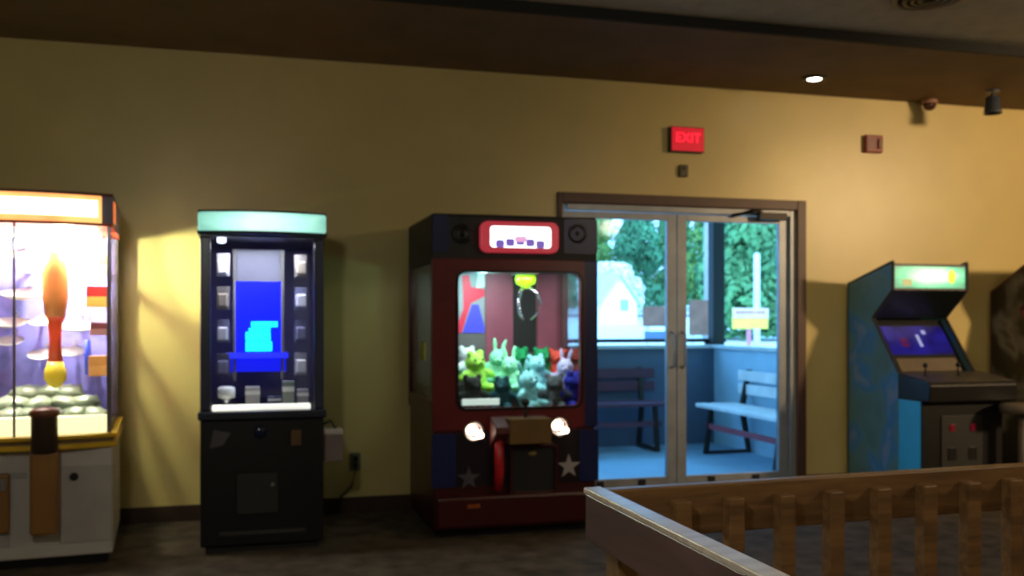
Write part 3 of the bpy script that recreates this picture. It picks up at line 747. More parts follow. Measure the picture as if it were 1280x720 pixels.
# shelves fixed at the back with white dishes
shelf_y = 6.12
dish = None
dlist = [(30, 374, 'large white oval dish beside the orange club\'s shoulder'), (97, 413, 'white oval dish level with the club\'s neck, on the boxes\' side'),
         (22, 323, 'white oval dish high behind the glass near the marquee'), (12, 408, 'white oval dish low on the club neck\'s far side'),
         (52, 405, 'small white oval dish close to the club\'s neck, cut off by it'), (12, 430, 'dull white oval dish lowest at the glass seam'),
         (52, 447, 'white oval dish beside the club\'s yellow bulb'), (90, 443, 'white oval dish between the yellow bulb and the blue stick'),
         (42, 341, 'pale violet dish under the high white dish')]
MT['dish'] = M('white glazed dish', (244, 244, 236), rough=.25)
for i, (px, py, lab) in enumerate(dlist):
    yy = 5.98
    q = at(px, py, yy)
    if dish is None:
        b = MB(); b.lathe([(.03, 0), (.07, .008), (.115, .03), (.118, .036), (.068, .016), (.02, .01)], (0, 0, 0), 30)
        dish = b.build('oval_dish', 'dish', None, org=(0, 0, 0), smooth=True)
        MB().box(-.014, .014, .09, .33, .012, .022).build('bracket', 'post_grey', dish, org=(0, 0, 0))
        o = dish
    else: o = dup(dish)
    s = (1.1, .8, .72, .8, .6, .62, .62, .62, .7)[i]
    o.location = q; o.scale = (s, 1, s); o.rotation_euler.x = R(12)
    tag(o, lab, 'dish', 'white dishes in the prize merchandiser')
for px, py, w_, h_, c1, c2, lab in ((121, 331, .11, .12, (255, 236, 150), (250, 250, 220), 'pale yellow prize box, topmost of the boxes by the corner post'),
                                   (122, 371, .11, .115, (214, 50, 48), (246, 206, 96), 'red and yellow prize box, second of the boxes by the corner post'),
                                   (124, 411, .09, .07, (120, 50, 60), (180, 130, 130), 'dark red prize box, third of the boxes by the corner post'),
                                   (123, 457, .095, .11, (228, 158, 84), (236, 170, 100), 'orange prize box, lowest of the boxes by the corner post')):
    yy = 5.72; q = at(px, py, yy)
    b = MB(); b.box(-w_ / 2, w_ / 2, -.04, .04, -h_ * .0, h_ / 2)
    o = b.build('prize_box', M('upper print', c1), None, org=(0, 0, 0), bevel=.003)
    MB().box(-w_ / 2, w_ / 2, -.04, .04, -h_ / 2, 0).build('lower_half', M('lower print', c2), o, org=(0, 0, 0), bevel=.003)
    MB().box(-.01, .01, .04, .59, -.01, .01).build('bracket', 'post_grey', o, org=(0, 0, 0))
    o.location = q; tag(o, lab, 'prize box', 'boxes stacked by the corner post')
q0 = at(109, 425, 5.72); q1 = at(110, 468, 5.72)
o = thing('blue_stick', (q1.x, 5.72, q1.z), 'bright blue upright stick toy beside the orange prize box', 'toy')
MB().tube([(q1.x, 5.72, q1.z), (q0.x, 5.72, q0.z)], .016, 14).build('shaft', M('bright blue plastic', (70, 90, 250), rough=.3), o, smooth=True)
MB().box(q1.x - .012, q1.x + .012, 5.72, AY1 - .03, q1.z + .02, q1.z + .04).build('bracket', 'post_grey', o)
# grey green bags heaped on the floor
MT['bag'] = M('grey green wrapper', (112, 122, 104), rough=.3, var=.35, scale=20)
bag = None; n = 0
for k in range(13):
    row = k // 5; px = (12, 38, 64, 92, 118, 22, 50, 78, 104, 8, 34, 60, 84)[k]
    yy = (5.60, 5.76, 5.94)[row]; zz_ = LZ + .03 + (.0, .05, .10)[row]
    q = at(px, 500, yy)
    if bag is None:
        b = MB(); b.ball((0, 0, .045), (.095, .07, .05), 3)
        for v in b.bm.verts:
            v.co += Vector((1, 1, 1)) * .012 * noise.noise(v.co * 30); 
        b.box(-.10, -.08, -.03, .03, .04, .046); b.box(.08, .10, -.03, .03, .04, .046)
        bag = b.build('wrapped_sweets', 'bag', None, org=(0, 0, 0), smooth=True); o = bag
    else: o = dup(bag)
    o.location = (q.x, yy, zz_); o.rotation_euler = (R(random.uniform(-12, 12)), R(random.uniform(-12, 12)), R(random.uniform(-60, 60)))
    tag(o, 'grey green wrapped bag in the heap on the bright machine\'s floor', 'sweets', 'wrapped bags heaped in the prize merchandiser')

# the whole machine stands turned a little on its front corner, and so does all that is in it
TURN = R(4.5); PV = Vector((AX1, AY0, 0)); RM = Matrix.Rotation(TURN, 3, 'Z')
for o in set(bpy.data.objects) - PRE:
    if o.parent is None:
        o.rotation_euler.z += TURN
        if o == mc: o.location = PV + RM @ (o.location - PV)
# ================================================================== UPRIGHT ARCADE CABINETS
def cabinet(name, org, w, prof, mats, label, front=True):
    """prof: dict of y,z in metres with y measured from the back of the cabinet towards the player (negative)"""
    t = thing(name, org, label, 'arcade cabinet', 'upright video game cabinets')
    x0, x1 = org[0] - w / 2, org[0] + w / 2; Y = org[1]
    (yT, zT), (yF, zF), (yM, zM), (yR, zR), (yC, zC), yB, zB = prof
    side = [(Y, .03), (Y, zT), (Y + yF, zF), (Y + yM, zM), (Y + yR, zR), (Y + yC, zC), (Y + yC, .03)]
    for a in (x0, x1 - .02):
        sp_ = MB().prism(side, 'x', a, a + .02).build('side_panel', mats['side'], t, bevel=.003)
    # dark edge moulding
    for a in (x0 - .002, x1 - .02):
        b = MB()
        pth = side[1:6]
        for p, q in zip(pth, pth[1:]):
            d = Vector((0, q[0] - p[0], q[1] - p[1])); L = d.length
            b.tube([(a + .011, p[0], p[1]), (a + .011, q[0], q[1])], .0125, 8)
        b.tube([(a + .011, Y - .004, .03), (a + .011, Y - .004, zT)], .0125, 8)
        b.build('edge_moulding', mats['edge'], t)
    MB().box(x0 + .02, x1 - .02, Y - .02, Y, .03, zT - .01).build('back_panel', 'black', t)
    MB().box(x0 + .03, x1 - .03, Y + yC + .03, Y - .04, 0, .03).build('plinth', 'black', t)
    b = MB(); b.prism([(Y - .001, zT - .03), (Y - .001, zT - .012), (Y + yF, zF - .012), (Y + yF, zF - .03)], 'x', x0 + .02, x1 - .02); b.build('top_panel', 'black', t)
    # marquee
    mqz0, mqz1 = zM + .012, zF - .028
    mq = MB().box(x0 + .02, x1 - .02, Y + yF + .004, Y + yF + .03, mqz0, mqz1).build('marquee', mats['marquee'], t)
    MB().box(x0 + .02, x1 - .02, Y + yF - .004, Y + yF + .02, zM - .004, mqz0).build('marquee_retainer', 'black', t)
    # speaker hood under the marquee
    b = MB(); b.prism([(Y + yM, zM - .004), (Y + yR, zR - .004), (Y + yR + .02, zR + .012), (Y + yM + .03, zM + .012)], 'x', x0 + .02, x1 - .02)
    hd = b.build('speaker_hood', mats['hood'], t)
    # monitor glass, inclined
    def S(u, dy=0.0): return (Y + yR + (yC - yR) * u + dy, zR + (zC - zR) * u)
    n = Vector((0, -(zC - zR), (yC - yR))).normalized()      # outward
    if n.y > 0: n = -n
    def quad(u0, u1, xa, xb, off, th):
        b = MB()
        p, q = S(u0), S(u1)
        v = []
        for xx in (xa, xb):
            for (a_, c_), o_ in ((p, off), (q, off), (q, off - th), (p, off - th)):
                v.append((xx, a_ + n.y * o_, c_ + n.z * o_))
        return b.face_hull(v, [(0, 1, 2, 3), (7, 6, 5, 4), (0, 4, 5, 1), (1, 5, 6, 2), (2, 6, 7, 3), (3, 7, 4, 0)])
    quad(-.02, 1.0, x0 + .02, x1 - .02, -.045, .01).build('bezel', 'black_soft', t)
    s_ = quad(.12, .62, x0 + .06, x1 - .06, -.03, .02).build('monitor', mats['screen'], t)
    for (u0, u1, xa, xb, mt) in mats['sprites']:
        quad(u0, u1, x0 + xa * w, x0 + xb * w, -.027, .004).build('screen_figure', mt, s_)
    quad(.70, .93, x0 + .07, x1 - .07, -.035, .012).build('instruction_card', mats['card'], t)
    # control panel and base front
    yP = yB - .1
    b = MB(); b.prism([(Y + yC + .01, zC), (Y + yP + .015, zC - .05), (Y + yP, zC - .07), (Y + yP + .01, zB + .0), (Y + yC + .01, zB + .0)], 'x', x0 - .0, x1 + .07)
    cp = b.build('control_panel', mats['panel'], t, bevel=.008)
    b = MB(); b.prism([(Y + yC, zC + .003), (Y + yP + .02, zC - .046), (Y + yP + .02, zC - .052), (Y + yC, zC - .003)], 'x', x0 + .01, x1 + .06)
    b.build('panel_overlay', mats['overlay'], cp)
    for k, xx in enumerate((.2, .62)):
        zc = zC - .022
        jx = x0 + xx * w; jy = Y + yC - .12
        j = MB().tube([(jx, jy, zc), (jx, jy, zc + .07)], .006).lathe([(.022, zc - .006), (.02, zc + .006)], (jx, jy, 0), 16).build('joystick', 'dark_metal', cp, smooth=True)
        MB().ball((jx, jy, zc + .08), .018).build('ball_grip', 'black', j, smooth=True)
        for m_ in range(3):
            MB().lathe([(.014, zc - .012), (.014, zc + .004), (.009, zc + .008)], (jx + .07 + .035 * m_, jy - .0, 0), 14).build('push_button', 'charcoal', cp, smooth=True)
    MB().box(x0 + .001, x1 - .001, Y + yB, Y + yC, .03, zB).build('base_box', mats['base'], t, bevel=.004)
    fd = MB().box(x0 + .004, x1 + .02, Y + yB - .014, Y + yB, .03, zB).build('base_front', 'black', t, bevel=.004)
    zc = zB - .26
    cdr = MB().prism(rrect(org[0] - .17, org[0] + .17, zc - .2, zc + .16, .012, 3), 'y', Y + yB - .024, Y + yB - .014).build('coin_door', 'black_soft', t, bevel=.003)
    for dx in (-.085, .085):
        MB().box(org[0] + dx - .02, org[0] + dx + .02, Y + yB - .032, Y + yB - .024, zc + .05, zc + .1).build('coin_light', mats['coin'], cdr, bevel=.004)
        MB().box(org[0] + dx - .035, org[0] + dx + .035, Y + yB - .028, Y + yB - .024, zc - .15, zc - .06).build('coin_return', 'black', cdr, bevel=.003)
    return t, mq

MT['coin_red'] = E('dim red coin light', (130, 8, 36), .22)
MT['sea_art'] = art('sea blue side art', [(.30, (78, 112, 114)), (.50, (88, 130, 132)), (.58, (50, 124, 176)), (.66, (120, 140, 166)), (.78, (76, 120, 120))], 3.4, .45)
MT['game_blue'] = E('dim blue game picture', (34, 30, 150), .55, (18, 16, 80), 8)
MT['game_white'] = E('white game figure', (170, 180, 240), .6)
MT['game_red'] = E('red game figure', (96, 24, 100), .4)
MT['sea_marq'] = Eg('green lit marquee', [(.0, (84, 150, 116)), (.3, (110, 220, 160)), (.55, (196, 250, 200)), (.75, (255, 255, 250))], (.02, -.5, 1.60), (.36, .3, .11), 1.3)
MT['cyan_base'] = M('bright blue laminate', (56, 182, 232), rough=.4, var=.06)
MT['grey_card'] = M('grey card', (120, 108, 92), rough=.4)
MT['hood1'] = M('black green hood', (24, 30, 28), rough=.35)
MT['overlay1'] = M('worn grey overlay', (74, 68, 62), rough=.35)
cabX0, cabX1 = 4.46, 5.11
prof1 = ((0, 1.557), (-.52, 1.698), (-.52, 1.498), (-.294, 1.298), (-.59, .905), -.82, .72)
cab, mq = cabinet('arcade_cabinet', ((cabX0 + cabX1) / 2, 6.42, 0), cabX1 - cabX0, prof1,
    dict(side='sea_art', edge='charcoal', marquee='sea_marq', hood='hood1', screen='game_blue', card='grey_card', panel='black', overlay='overlay1', base='cyan_base', coin='coin_red',
         sprites=((.28, .5, .50, .54, 'game_white'), (.2, .27, .60, .65, 'game_white'), (.34, .5, .26, .36, 'game_red'))),
    'sea blue upright arcade cabinet with green lit marquee behind the railing')
# marquee picture
mY = 6.42 - .52
def P1(px, py): return at(px, py, mY)
MT['mq_white'] = E('white print', (250, 255, 252), 1.6); MT['mq_yellow'] = E('yellow print', (240, 255, 60), 1.2); MT['mq_aqua'] = E('aqua print', (110, 240, 190), 1.1)
a = P1(1190, 346); el = [(a.x + .03 * math.cos(2 * PI * k / 20), a.z + .05 * math.sin(2 * PI * k / 20)) for k in range(20)]
MB().prism(el, 'y', mY + .001, mY + .004).build('yellow_emblem', 'mq_yellow', mq)
a = P1(1136, 352); MB().prism(rrect(a.x - .05, a.x + .03, a.z - .03, a.z + .02, .012, 3), 'y', mY + .001, mY + .004).build('tan_emblem', E('tan print', (190, 190, 130), .8), mq)

MT['dark_art'] = art('dark smoky side art', [(.3, (20, 16, 16)), (.52, (30, 26, 25)), (.61, (112, 108, 106)), (.69, (28, 24, 24)), (.8, (60, 50, 46))], 2.6, .45)
MT['edge_maroon'] = M('maroon edge', (84, 32, 26), rough=.35)
prof2 = ((0, 1.50), (-.52, 1.80), (-.52, 1.58), (-.30, 1.36), (-.56, .93), -.78, .74)
cabinet('arcade_cabinet', (5.78 + .33, 6.42, 0), .66, prof2,
    dict(side='dark_art', edge='edge_maroon', marquee=E('amber marquee', (220, 160, 90), .8), hood='hood1', screen='game_blue', card='grey_card', panel='black', overlay='overlay1', base='black', coin='coin_red', sprites=()),
    'dark upright arcade cabinet with maroon edges and smoky grey side art')

# stool before the cabinets
q = at(1276, 511, 5.42)
MT['stool'] = M('brown grey stool', (112, 98, 84), rough=.5)
so = thing('pedestal_stool', (q.x + .02, 5.42, 0), 'grey pedestal stool standing in front of the dark cabinets', 'stool')
sx = q.x + .02; sz = q.z + .035
MB().lathe([(.12, sz - .07), (.15, sz - .06), (.155, sz - .02), (.14, sz), (.02, sz + .004)], (sx, 5.42, 0), 32).build('seat', 'stool', so, smooth=True)
MB().lathe([(.032, .03), (.03, sz - .07)], (sx, 5.42, 0), 20).build('post', 'stool', so, smooth=True)
MB().lathe([(.2, 0), (.2, .012), (.1, .03), (.04, .04)], (sx, 5.42, 0), 32).build('foot_plate', 'charcoal', so, smooth=True)
b = MB(); ring = [(sx + .12 * math.cos(2 * PI * k / 24), 5.42 + .12 * math.sin(2 * PI * k / 24), .22) for k in range(25)]
b.tube(ring, .010, 8, caps=False); b.tube([(sx - .12, 5.42, .22), (sx + .12, 5.42, .22)], .008); b.build('foot_ring', 'steel', so, smooth=True)

# ================================================================== RAILING
RX, RY, RZ = .885, 2.299, .845
rl = thing('wooden_railing', (RX, RY, 0), 'brown wooden railing with square balusters turning a corner in front of the doors', 'railing')
PH = .132
def turned(b):
    bmesh.ops.rotate(b.bm, verts=b.bm.verts, cent=(RX, RY, 0), matrix=Matrix.Rotation(R(2.9), 3, 'Z')); return b
turned(MB().box(RX, 4.3, RY, RY + .04, RZ - PH, RZ)).build('top_plank', 'rail_wood', rl, bevel=.005)
for k in range(21):
    x = 1.066 + .157 * k
    turned(MB().box(x, x + .046, RY - .042, RY, .0, RZ - .035)).build('baluster', 'rail_wood', rl, bevel=.004)
turned(MB().box(RX + .06, 4.3, RY + .0, RY + .04, .08, .17)).build('bottom_rail', 'rail_wood', rl, bevel=.005)
MT['rail_shaded'] = wood('shaded railing wood', (72, 50, 48), (100, 72, 70), rough=.4, stretch=(16, 1.2, 16))  # darker copy of the railing wood, poor light on this face painted in
pk = MB().box(RX - .04, RX, -.6, RY + .04, RZ - PH, RZ - .012).build('side_plank', 'rail_shaded', rl, bevel=.004)
MB().box(RX - .044, RX + .004, -.6, RY + .042, RZ - .012, RZ + .003).build('highlight_cap', 'rail_top', pk, bevel=.003)
MB().box(RX, RX + .085, RY - .09, RY, 0, RZ - .04).build('corner_post', 'rail_wood', rl, bevel=.005)
for k in range(12):
    y = 2.05 - .19 * k
    MB().box(RX, RX + .042, y, y + .046, 0, RZ - .035).build('baluster', 'rail_wood', rl, bevel=.004)
MB().box(RX - .04, RX, -.6, RY, .08, .17).build('bottom_rail', 'rail_wood', rl, bevel=.005)

# ================================================================== OUTSIDE
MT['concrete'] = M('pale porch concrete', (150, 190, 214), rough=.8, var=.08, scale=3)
MT['porch_wall'] = M('lit porch siding', (176, 212, 232), rough=.7, var=.08, scale=3)  # paler copy of the porch siding, daylight put into its colour
MT['porch_post'] = M('dark stained post', (22, 25, 27), rough=.7)
MT['cap'] = M('pale wall cap', (206, 214, 216), rough=.6)
MT['lot'] = M('pale gravel lot', (222, 226, 222), rough=.95, var=.06, scale=.4)
PX1, PY1 = 4.74, 9.15
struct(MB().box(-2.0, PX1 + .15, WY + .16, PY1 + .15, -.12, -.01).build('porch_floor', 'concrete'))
b = MB(); b.box(-2.0, PX1 + .12, PY1, PY1 + .12, -.01, .985); struct(b.build('wall_porch_back', M('shaded porch siding', (88, 108, 134), rough=.7, var=.08, scale=3)))  # porch siding darkened, shade of the back wall put into its colour
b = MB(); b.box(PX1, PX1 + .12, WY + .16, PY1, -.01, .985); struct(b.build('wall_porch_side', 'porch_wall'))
b = MB(); b.box(-2.0, PX1 + .16, PY1 - .05, PY1 + .16, .985, 1.02); b.box(PX1 - .05, PX1 + .16, WY + .16, PY1 - .05, .985, 1.02)
struct(b.build('trim_3', 'cap', bevel=.006))
b = MB(); b.box(-2.0, PX1 + .2, PY1 + .10, PY1 + .15, 1.045, 1.085)
for xx in [-.9 + 1.4 * k for k in range(5)]: b.box(xx, xx + .03, PY1 + .11, PY1 + .14, 1.02, 1.05)
struct(b.build('trim_4', 'dark_metal', bevel=.004))
struct(MB().box(-2.4, PX1 + .5, WY + .16, PY1 + .5, 2.72, 2.86).build('porch_roof', M('porch roof board', (120, 122, 118))))
for x, y in ((PX1 - .01, PY1 - .01), (.4, PY1 - .01)):
    struct(MB().box(x - .0, x + .13, y, y + .13, 1.02, 2.72).build('trim_post', 'porch_post', bevel=.006))
# sloping lot
b = MB()
ys = [PY1 + .15, 14, 20, 30, 40, 60, 90]; hz = lambda y: -.25 + max(0, (y - 10)) * .049
vs = []; fs = []
for y in ys: vs += [(-60, y, hz(y)), (110, y, hz(y))]
for i in range(len(ys) - 1): fs.append((2 * i, 2 * i + 1, 2 * i + 3, 2 * i + 2))
b.face_hull(vs, fs); struct(b.build('ground', 'lot'))
b = MB(); y0, y1 = 44, 46.5
b.face_hull([(-60, y0, hz(y0) + .02), (110, y0, hz(y0) + .02), (110, y1, hz(y1) + .02), (-60, y1, hz(y1) + .02)], [(0, 1, 2, 3)])
struct(b.build('road', M('grey road', (90, 100, 108), rough=.9)))

# benches on the porch
def bench(org, rot, L, slat, frame, rail, label):
    t = bpy.data.objects.new('slatted_bench', None); COL.objects.link(t); t.location = org; t.rotation_euler.z = rot
    t['_org'] = [0, 0, 0]
    tag(t, label, 'bench', 'porch benches')
    for k in range(3): MB().box(-L / 2, L / 2, -.42 + .145 * k, -.30 + .145 * k, .44, .475).build('seat_slat', slat, t, bevel=.006)
    for z in (.56, .69):
        MB().box(-L / 2, L / 2, .035, .06, z, z + .1).build('back_slat', slat, t, bevel=.006)
    for s in (-L / 2 + .12, L / 2 - .18):
        b = MB()
        b.prism([(-.40, .0), (-.36, .0), (-.30, .44), (-.34, .44)], 'x', s, s + .045); b.build('leg', frame, t, bevel=.003)
        b = MB(); b.prism([(.06, 0), (.10, 0), (.03, .44), (.10, .80), (.06, .80), (-.02, .44)], 'x', s + .0, s + .045); b.build('leg', frame, t, bevel=.003)
        MB().box(s, s + .045, -.40, .06, .0, .03).build('foot', frame, t, bevel=.003)
    MB().box(-L / 2 + .1, L / 2 - .1, -.36, -.33, .24, .29).build('stretcher', rail, t, bevel=.003)
    return t
MT['pale_slat'] = M('pale bench slat', (236, 240, 242), rough=.5)
MT['maroon'] = M('maroon bench slat', (92, 56, 80), rough=.6)
MT['dusty_red'] = M('dusty red rail', (150, 70, 84), rough=.6)
bench((4.62, 7.72, 0), -PI / 2, 1.55, 'pale_slat', 'dark_metal', 'dusty_red', 'pale slatted bench with red stretcher along the sunlit porch side wall')
bench((3.1, 9.02, 0), 0, 1.85, 'maroon', 'dark_metal', 'maroon', 'dark maroon slatted bench in shade against the porch back wall')

# sign by the lot, brown boards, poles
def board_sign(name, px0, py0, px1, py1, Y, mat, label, posts='cap', band=None, two=True):
    a_, c_ = at(px0, py0, Y), at(px1, py1, Y); g = hz(Y)
    t = thing(name, ((a_.x + c_.x) / 2, Y, g), label, 'sign')
    bd_ = MB().box(a_.x, c_.x, Y - .03, Y, c_.z, a_.z).build('board', mat, t, bevel=.006)
    w_ = c_.x - a_.x
    xs = (a_.x + .12 * w_, c_.x - .18 * w_) if two else ((a_.x + c_.x) / 2 - .03,)
    for x in xs: MB().box(x, x + .06, Y, Y + .06, g, a_.z - .02).build('post', posts, t, bevel=.004)
    return t, bd_, a_, c_
MT['brown_board'] = M('weathered brown board', (112, 84, 70), rough=.8, var=.2)
t, bd_, a_, c_ = board_sign('notice_board', 803, 383, 846, 408, 16, 'brown_board', 'weathered brown board above a slate blue board on white posts outside')
e0, e1 = at(805, 414, 16), at(836, 425, 16)
MB().box(e0.x, e1.x, 15.97, 16, e1.z, e0.z).build('lower_board', M('slate blue board', (74, 104, 140)), t, bevel=.006)
board_sign('plain_board', 861, 375, 893, 419, 15, 'brown_board', 'taller plain brown board outside next to the porch corner post')
MT['sign_yel'] = M('yellow sign face', (250, 224, 90), rough=.5)
MT['sign_pink'] = M('pinkish sign face', (226, 196, 196), rough=.5)
t, bd_, a_, c_ = board_sign('roadside_sign', 915, 385, 959, 411, 14, 'sign_yel', 'small yellow and pink sign on a rosy post outside', posts=M('rosy post', (206, 130, 150)), two=False)
MB().box(a_.x, c_.x, 13.955, 13.97, (a_.z + c_.z) / 2 + .01, a_.z).build('upper_face', 'sign_pink', bd_)
b = MB(); hh = (a_.z - c_.z)
x = a_.x + .05
while x < c_.x - .07:
    w_ = random.choice((.02, .03, .04)); b.box(x, x + w_, 13.952, 13.956, a_.z - hh * .28, a_.z - hh * .14); x += w_ + .014
b.build('print_line', M('faded red print', (176, 110, 90)), bd_)
def pole(name, px, py0, Y, r_, mat, label):
    a_ = at(px, py0, Y); g = hz(Y)
    b = MB(); b.lathe([(r_, g), (r_ * .95, a_.z - .05), (r_ * .4, a_.z)], (a_.x, Y, 0), 16)
    o = b.build(name, mat, None, org=(a_.x, Y, g), smooth=True); return tag(o, label, 'pole')
pole('marker_post', 946, 316, 20, .075, M('pale painted post', (214, 224, 226)), 'pale marker post rising behind the small yellow sign')
pole('utility_pole', 884, 250, 24, .09, M('grey weathered pole', (140, 146, 150)), 'tall grey pole outside close beside the dark porch post')

# small white gabled shed
q0, q1 = at(752, 400, 38), at(796, 400, 38); g = hz(38)
sh = thing('garden_shed', ((q0.x + q1.x) / 2, 38, g), 'small white gabled shed in front of the pale round tree', 'shed')
cxs = (q0.x + q1.x) / 2; hw = (q1.x - q0.x) / 2; ze = at(770, 378, 38).z; zr_ = at(770, 345, 38).z
MB().prism([(cxs - hw, g), (cxs + hw, g), (cxs + hw, ze), (cxs, zr_), (cxs - hw, ze)], 'y', 38, 40.2).build('wall', M('white shed board', (250, 244, 240)), sh)
b = MB(); b.prism([(cxs - hw - .15, ze - .08), (cxs, zr_ + .04), (cxs + hw + .15, ze - .08), (cxs + hw + .15, ze + .02), (cxs, zr_ + .15), (cxs - hw - .15, ze + .02)], 'y', 37.8, 40.4); b.build('roof', M('pale blue roof', (190, 224, 230)), sh)
MB().box(cxs + .05, cxs + .4, 37.96, 38, ze - .35, ze + .12).build('window', M('pale teal window', (140, 214, 214), rough=.2), sh)

# trees
def leaf_mat(name, c, var):
    t = NT(name); v = t.coords()
    nz = t.node('ShaderNodeTexNoise', Scale=0.9, Detail=5.0); t.link(v, nz.inputs['Vector'])
    c = rgb(c)
    t.link(t.ramp(nz.outputs['Fac'], [(.32, mul(c, 1 - var)), (.68, mul(c, 1 + var))]), t.b.inputs['Base Color'])
    t.b.inputs['Roughness'].default_value = .6; t.b.inputs['Specular IOR Level'].default_value = .25
    return t.m
MT['leaf1'] = leaf_mat('green leaves', (92, 150, 100), .3)
MT['leaf2'] = leaf_mat('deep green leaves', (74, 136, 100), .3)
MT['leaf3'] = leaf_mat('yellow green leaves', (116, 166, 96), .3)
MT['leaf_pale'] = leaf_mat('silvery pale leaves', (232, 244, 240), .08)
MT['bark'] = M('grey brown bark', (96, 84, 70), rough=.9, bump=.4)
def crown_mesh(seed, h, w, low, nq, ls):
    rnd = random.Random(seed); b = MB()
    cl = []
    for k in range(26):
        z = low + (h - low) * (k + .5) / 26; f = (z - low) / (h - low)
        rr = w * (math.sin(PI * min(1, .18 + .80 * f)) ** .7) * .62
        a_ = rnd.uniform(0, 2 * PI); d_ = rr * rnd.uniform(.2, 1)
        cl.append((Vector((d_ * math.cos(a_), d_ * math.sin(a_), z)), w * rnd.uniform(.26, .42)))
    for i in range(nq):
        c_, r_ = rnd.choice(cl)
        n_ = Vector((rnd.gauss(0, 1), rnd.gauss(0, 1), rnd.gauss(0, 1) + .25)).normalized()
        p = c_ + n_ * r_ * rnd.uniform(.72, 1.02)
        if p.z > h: p.z = h - rnd.random() * .3
        if p.z < low * .7: continue
        u = n_.orthogonal().normalized(); w2 = n_.cross(u)
        a_ = rnd.uniform(0, 2 * PI); u, w2 = u * math.cos(a_) + w2 * math.sin(a_), w2 * math.cos(a_) - u * math.sin(a_)
        s_ = ls * rnd.uniform(.6, 1.3); up = n_ * s_ * .35
        vs = [b.bm.verts.new(p - u * s_ * .9), b.bm.verts.new(p + w2 * s_ * .45 + up), b.bm.verts.new(p + u * s_ * .9), b.bm.verts.new(p - w2 * s_ * .45 + up)]
        b.bm.faces.new(vs)
    return b, cl
protos = {}
def tree(kind, loc, h, w, low, leaf_, label, seed, sc=1.0):
    if kind not in protos:
        t = bpy.data.objects.new('broadleaf_tree', None); COL.objects.link(t); t['_org'] = [0, 0, 0]
        b, cl = crown_mesh(seed, h, w, low, 7000, .19)
        b.build('crown', leaf_, t)
        b = MB(); b.tube([(0, 0, -.1), (.05, .02, h * .35), (-.03, .04, h * .7), (0, 0, h * .9)], [.16, .12, .08, .03], 10)
        for c_, r_ in cl[2::3]: b.tube([(0, 0, max(.3, c_.z - r_ * 1.4)), tuple(c_ * .6 + Vector((0, 0, c_.z * .4)))[:2] + (c_.z - .1,), tuple(c_)], [.05, .035, .012], 6)
        b.build('trunk', 'bark', t, smooth=True)
        protos[kind] = t
    else: t = dup(protos[kind])
    t.location = loc; t.scale = (sc,) * 3; t.rotation_euler.z = seed * 1.7
    return tag(t, label, 'tree', 'trees beyond the lot')
q = at(776, 400, 42)
tree('pale', (q.x - .3, 42.5, hz(42.5)), 2.55, 1.9, .15, 'leaf_pale', 'pale silvery round tree across the lot', 3)
q = at(938, 400, 28)
tree('bushy', (q.x, 28, hz(28)), 4.6, 2.3, .15, 'leaf1', 'green bushy tree nearest the small yellow sign', 5)
rows = [(690, 50, 'mid', 'dense green tree across the lot seen through the claw machine'),
        (797, 50, 'deep', 'deep green tree rising behind the pale round tree and brown board'),
        (893, 50, 'yel', 'yellow green tree across the lot right behind the porch corner post'),
        (1000, 50, 'mid', 'dense green tree across the lot past the pale marker post'),
        (740, 56.5, 'yel', 'yellow green tree farther back behind the white shed'),
        (846, 56.5, 'mid', 'dense green tree farther back behind the door stiles'),
        (948, 56.5, 'deep', 'deep green tree farther back behind the marker post'),
        (590, 52, 'deep', 'deep green tree far along the lot behind the claw machine'),
        (1110, 52, 'yel', 'yellow green tree far along the lot behind the tan wall')]
for i, (px, yy, kd, lab) in enumerate(rows):
    q = at(px, 400, yy)
    lf_ = {'deep': 'leaf2', 'yel': 'leaf3', 'mid': 'leaf1'}[kd]
    tree(kd, (q.x, yy, hz(yy)), 5.4, 2.4, .15, lf_, lab, 11 + i, 1.0 if yy < 55 else 1.06)

# ================================================================== LIGHT
w = bpy.data.worlds.new('overcast sky'); SC.world = w; w.use_nodes = True
bg = w.node_tree.nodes['Background']
sky = w.node_tree.nodes.new('ShaderNodeTexSky'); sky.sky_type = 'NISHITA'; sky.sun_disc = False; sky.sun_elevation = R(38); sky.sun_rotation = R(200); sky.air_density = 1.2; sky.dust_density = 3.0; sky.ozone_density = 2.5
mixc = w.node_tree.nodes.new('ShaderNodeMix'); mixc.data_type = 'RGBA'; mixc.inputs['Factor'].default_value = .75
mixc.inputs['B'].default_value = (.18, .60, 1.2, 1)
skm = w.node_tree.nodes.new('ShaderNodeVectorMath'); skm.operation = 'SCALE'; skm.inputs['Scale'].default_value = .12
w.node_tree.links.new(sky.outputs['Color'], skm.inputs[0]); w.node_tree.links.new(skm.outputs[0], mixc.inputs['A'])
w.node_tree.links.new(mixc.outputs['Result'], bg.inputs['Color']); bg.inputs['Strength'].default_value = 5.4

def light(name, kind, loc, energy, col, **kw):
    l = bpy.data.lights.new(name, kind); l.energy = energy; l.color = col
    for k, v in kw.items(): setattr(l, k, v)
    o = bpy.data.objects.new(name, l); COL.objects.link(o); o.location = loc
    return o
def aim(o, tgt):
    o.rotation_euler = (Vector(tgt) - o.location).to_track_quat('-Z', 'Y').to_euler(); return o
WARM = (1.0, .70, .38)
# soffit spotlight washing the tan wall
l = light('soffit_lamp', 'SPOT', (LP.x, LP.y, Z1 - .04), 7, (1, .80, .5), spot_size=R(125), spot_blend=.9, shadow_soft_size=.04)
aim(l, (LP.x + .35, LP.y - .05, 1.5))
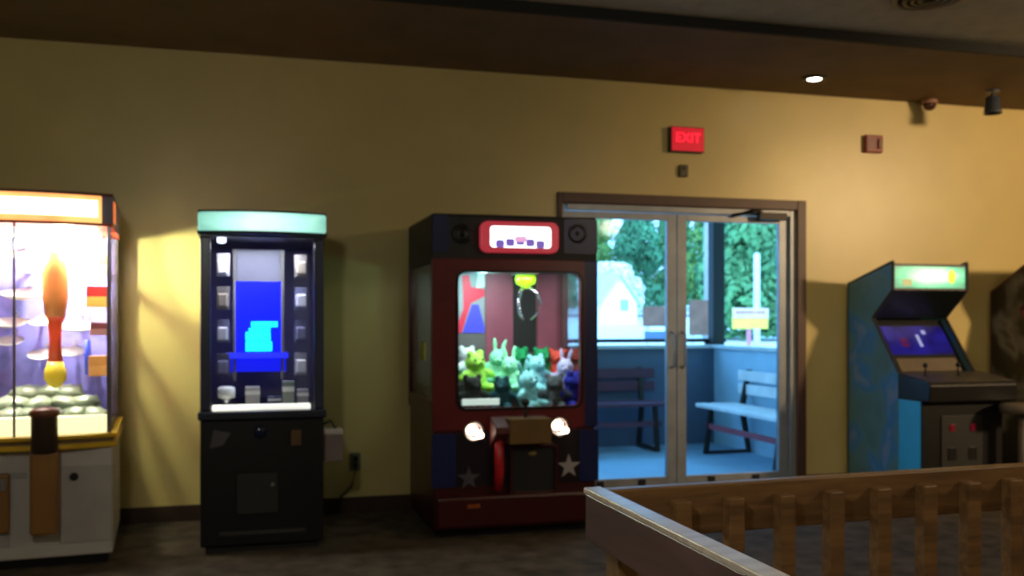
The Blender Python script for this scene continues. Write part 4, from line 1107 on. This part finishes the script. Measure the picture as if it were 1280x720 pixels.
# ceiling lamps further along the room, and unseen fills added among them
l = light('ceiling_lamp_one', 'SPOT', (8.2, 0.8, 2.95), 1350, WARM, spot_size=R(78), spot_blend=.8, shadow_soft_size=.35); aim(l, (6.9, 6.4, 1.7))
l = light('fill_light_two', 'SPOT', (3.1, 3.4, 2.95), 30, WARM, spot_size=R(140), spot_blend=.8, shadow_soft_size=.12); aim(l, (4.0, 4.8, 0))  # added fill, no fixture seen: floor, door wall and cabinet side
l = light('ambient_fill_three', 'POINT', (-0.6, 0.6, 2.35), 62, (.93, .96, .88), shadow_soft_size=.12)  # added ambient fill for the dim walls and ceiling, source unseen
l = light('ceiling_lamp_five', 'POINT', (4.72, 0.9, 2.54), 14, (1, .92, .74), shadow_soft_size=.11)
l = light('fill_light_four', 'POINT', (3.9, 0.9, 2.35), 38, (1, .80, .56), shadow_soft_size=.12)  # added general fill for the lower wall and railing, source unseen
l = light('crane_bulb', 'POINT', (CM - .1, 5.95, WZ1 - .02), 7, (.45, 1, .92), shadow_soft_size=.03)
l = light('crane_lamp', 'AREA', (CM - .04, CY0 + .12, WZ1 + .03), 9.0, (.88, .97, 1), shape='RECTANGLE', size=.75, size_y=.06)
aim(l, (CM - .04, CY0 + .5, WZ0))
l = light('merchandiser_bulb', 'POINT', (AM + .08, 5.92, AT - .045), 100, (.93, 1, .66), shadow_soft_size=.03)
l = light('merchandiser_lamp', 'AREA', (AM, AY0 + .3, AT - .02), 50, (1, .95, .82), shape='RECTANGLE', size=.6, size_y=.3)
aim(l, (AM, AY0 + .32, 0))
l = light('stacker_lamp', 'AREA', (SM, SY0 + .16, zt - .02), 9.0, (.85, .88, 1), shape='RECTANGLE', size=.4, size_y=.06)
aim(l, (SM, SY0 + .2, 0))

# ================================================================== CAMERA
cam = bpy.data.cameras.new('camera'); co = bpy.data.objects.new('camera', cam); COL.objects.link(co)
co.location = (0, 0, H); co.rotation_euler = (PI / 2, 0, -YAW)
cam.sensor_width = 36; cam.lens = F / 1280 * 36; cam.shift_y = (HZ - 360) / 1280
cam.dof.use_dof = True; cam.dof.focus_distance = 1.2; cam.dof.aperture_fstop = 7.5
cam.clip_start = .05; cam.clip_end = 300
SC.camera = co
for o in list(bpy.data.objects):
    if '_org' in o: del o['_org']
vs_ = SC.view_settings
vs_.view_transform = 'Standard'; vs_.look = 'None'; vs_.exposure = 0.0; vs_.gamma = 1.0; vs_.use_curve_mapping = False
